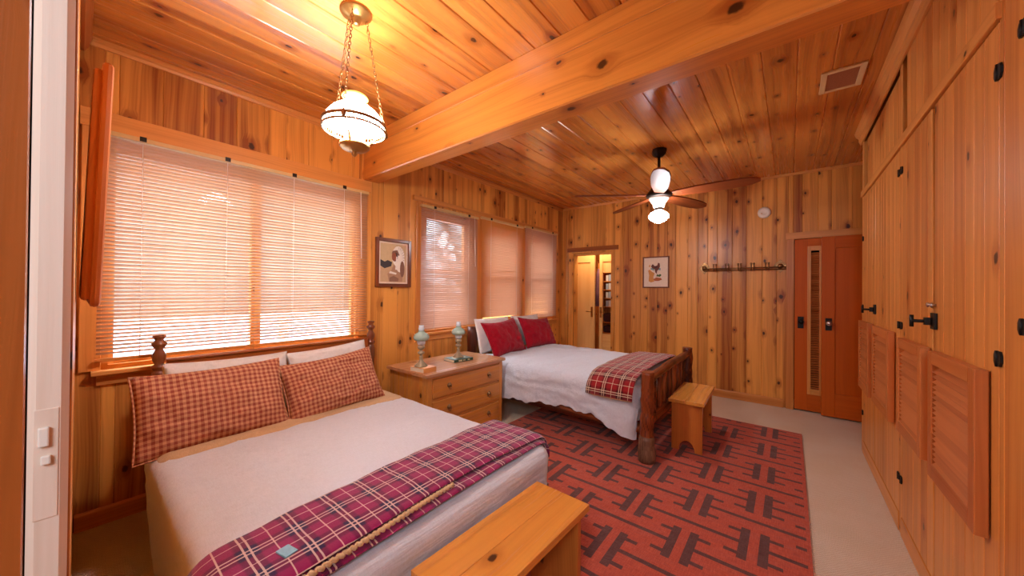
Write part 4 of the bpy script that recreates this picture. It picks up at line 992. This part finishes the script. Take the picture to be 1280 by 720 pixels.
mb=MB(); mb.lathe([(.136,zr+.006),(.138,zr+.020),(.127,zr+.048),(.103,zr+.079),(.072,zr+.103),(.052,zr+.116),(.046,zr+.130)],(px,py,0),48,caps=False); mb.build('glass_shade',M['glassshade'],t,recalc=True)
mb=MB(); pr=[(.046,zr+.130),(.052,zr+.139),(.061,zr+.148),(.056,zr+.156),(.054,zr+.158)]; mb.lathe(pr,(px,py,0),40,caps=False); mb.build('shade_rim',M['amber'],t)
mb=MB(); mb.lathe([(.046,zr-.03),(.050,zr-.05),(.048,zr-.072),(.050,zr-.08)],(px,py,0),32,caps=False); mb.build('amber_cup',M['amber'],t)
mb=MB(); mb.lathe([(.050,zr-.08),(.068,zr-.082),(.070,zr-.094),(.058,zr-.106),(.036,zr-.112),(.012,zr-.116),(.010,zr-.124),(.014,zr-.130),(.006,zr-.140),(0,zr-.144)],(px,py,0),36); mb.build('bottom_cup',M['brass'],t)
mb=MB(); mb.lathe([(.0,zr-.03),(.022,zr-.02),(.034,zr+.012),(.034,zr+.03),(.022,zr+.056),(.014,zr+.075)],(px,py,0),24); mb.build('bulb',M['bulb'],t)
# ------------------------------------------------------------------ ceiling fan
fx,fy=-.987,3.49
t=thing('ceiling_fan','five-blade wooden ceiling fan with a glowing globe light','ceiling fan',(fx,fy,H))
mb=MB(); mb.lathe([(.066,H),(.070,H-.02),(.062,H-.045),(.040,H-.068),(.020,H-.075)],(fx,fy,0),8,sm=False); mb.build('canopy',M['bronze'],t)
mb=MB(); mb.lathe([(.013,H-.07),(.013,2.40)],(fx,fy,0),16); mb.build('downrod',M['bronze'],t)
mb=MB(); mb.lathe([(.02,2.42),(.035,2.41),(.05,2.37),(.075,2.31),(.105,2.275),(.118,2.255),(.112,2.235),(.095,2.225)],(fx,fy,0),40); mb.build('motor_housing',M['bronze'],t)
mb=MB(); mb.lathe([(.095,2.232),(.092,2.215),(.070,2.185),(.055,2.165),(.052,2.14),(.045,2.13)],(fx,fy,0),40); mb.build('switch_housing',M['enamel'],t)
mb=MB(); mb.lathe([(.074,2.200),(.078,2.196),(.074,2.190)],(fx,fy,0),40); mb.lathe([(.040,2.13),(.042,2.115),(.040,2.10)],(fx,fy,0),32); mb.build('trim_ring',M['bronze'],t)
mb=MB(); mb.lathe([(.038,2.102),(.046,2.095),(.072,2.08),(.092,2.055),(.090,2.035),(.066,2.01),(.034,1.992),(.012,1.982),(0,1.978)],(fx,fy,0),40); mb.build('glass_globe',M['globe'],t)
for k in range(5):
    th=rd(72*k-1); Mk=Matrix.Translation((fx,fy,2.25))@Matrix.Rotation(th,4,'Z')@Matrix.Rotation(rd(-12),4,'X')
    mb=MB(); mb.M=Mk; out=[(.13,-.040),(.20,-.055),(.32,-.072),(.50,-.078),(.64,-.074),(.74,-.058),(.80,-.022)]
    poly_=out+[(a,-b) for a,b in out[::-1]]; r=.2+.1*k
    A_,B_=mb.prism(poly_,(0,0,0),X_,Y_,Z_,-.008,.006,r)
    for fi,f in enumerate(mb.f): mb.uv[fi]=[(b,a) for a,b in [((Mk.inverted()@mb.v[i]).x,(Mk.inverted()@mb.v[i]).y) for i in f]]
    bl=mb.build('blade',M['fanwood'],t,bevel=.002)
    mb=MB(); mb.M=Mk
    mb.prism([(.08,-.022),(.15,-.018),(.20,-.034),(.225,-.028),(.225,.028),(.20,.034),(.15,.018),(.08,.022)],(0,0,0),X_,Y_,Z_,.0045,.010); mb.build('blade_iron',M['bronze'],bl)
    mb=MB(); 
    for (a,b) in ((.16,0),(.205,-.02),(.205,.02)):
        mb.M=Mk@Matrix.Translation((a,b,-.0085)); mb.lathe([(.0055,.003),(.0055,0),(0,-.001)],n=10)
    mb.build('screws',M['bronze'],bl)
# ------------------------------------------------------------------ lights
def light(name,type_,loc,energy,col,size=.1,rot=None,**k):
    l=bpy.data.lights.new(name,type_); l.energy=energy; l.color=col
    if type_=='AREA': l.size=size; 
    elif type_=='POINT': l.shadow_soft_size=size
    for a,b in k.items(): setattr(l,a,b)
    o=bpy.data.objects.new(name,l); COL.objects.link(o); o.location=loc
    if rot: o.rotation_euler=rot
    return o
hl=light('hall_fill_light','AREA',(.30,-1.0,2.12),20,(.74,.86,1.),.8)  # added soft fill from behind the camera, not a visible fixture
hl.rotation_euler=(Vector((-1.7,1.5,.5))-hl.location).to_track_quat('-Z','Y').to_euler()
light('room_beyond_fill','POINT',(-2.6,D+.35,2.35),26,(1.,.84,.6),.12)  # added light that brightens the room beyond, no fixture shown
w=bpy.data.worlds.new('daylight'); sc.world=w; w.use_nodes=True
bg=w.node_tree.nodes['Background']; bg.inputs[0].default_value=(.74,.86,1.,1); bg.inputs[1].default_value=10.
# ------------------------------------------------------------------ camera
f_,yaw,pitch,roll=434.0885,.6742992,.00582827,.0087707
cam=bpy.data.cameras.new('camera'); co=bpy.data.objects.new('camera',cam); COL.objects.link(co)
cam.sensor_fit='HORIZONTAL'; cam.sensor_width=36.; cam.lens=f_/1280*36; cam.clip_start=.02; cam.clip_end=200
fw=Vector((-math.sin(yaw)*math.cos(pitch),math.cos(yaw)*math.cos(pitch),math.sin(pitch)))
r0=Vector((math.cos(yaw),math.sin(yaw),0)); u0=r0.cross(fw); rgt=r0*math.cos(roll)+u0*math.sin(roll); up_=rgt.cross(fw)
co.matrix_world=Matrix(((rgt.x,up_.x,-fw.x,0),(rgt.y,up_.y,-fw.y,0),(rgt.z,up_.z,-fw.z,CH),(0,0,0,1)))
sc.camera=co
sc.view_settings.view_transform='Standard'; sc.view_settings.look='None'; sc.view_settings.gamma=1.; sc.view_settings.use_curve_mapping=False
sc.view_settings.exposure=.76
sc.cycles.use_denoising=True; sc.cycles.max_bounces=8; sc.cycles.diffuse_bounces=5; sc.cycles.glossy_bounces=4; sc.cycles.transparent_max_bounces=12; sc.cycles.sample_clamp_indirect=6.; sc.cycles.caustics_reflective=False; sc.cycles.caustics_refractive=False
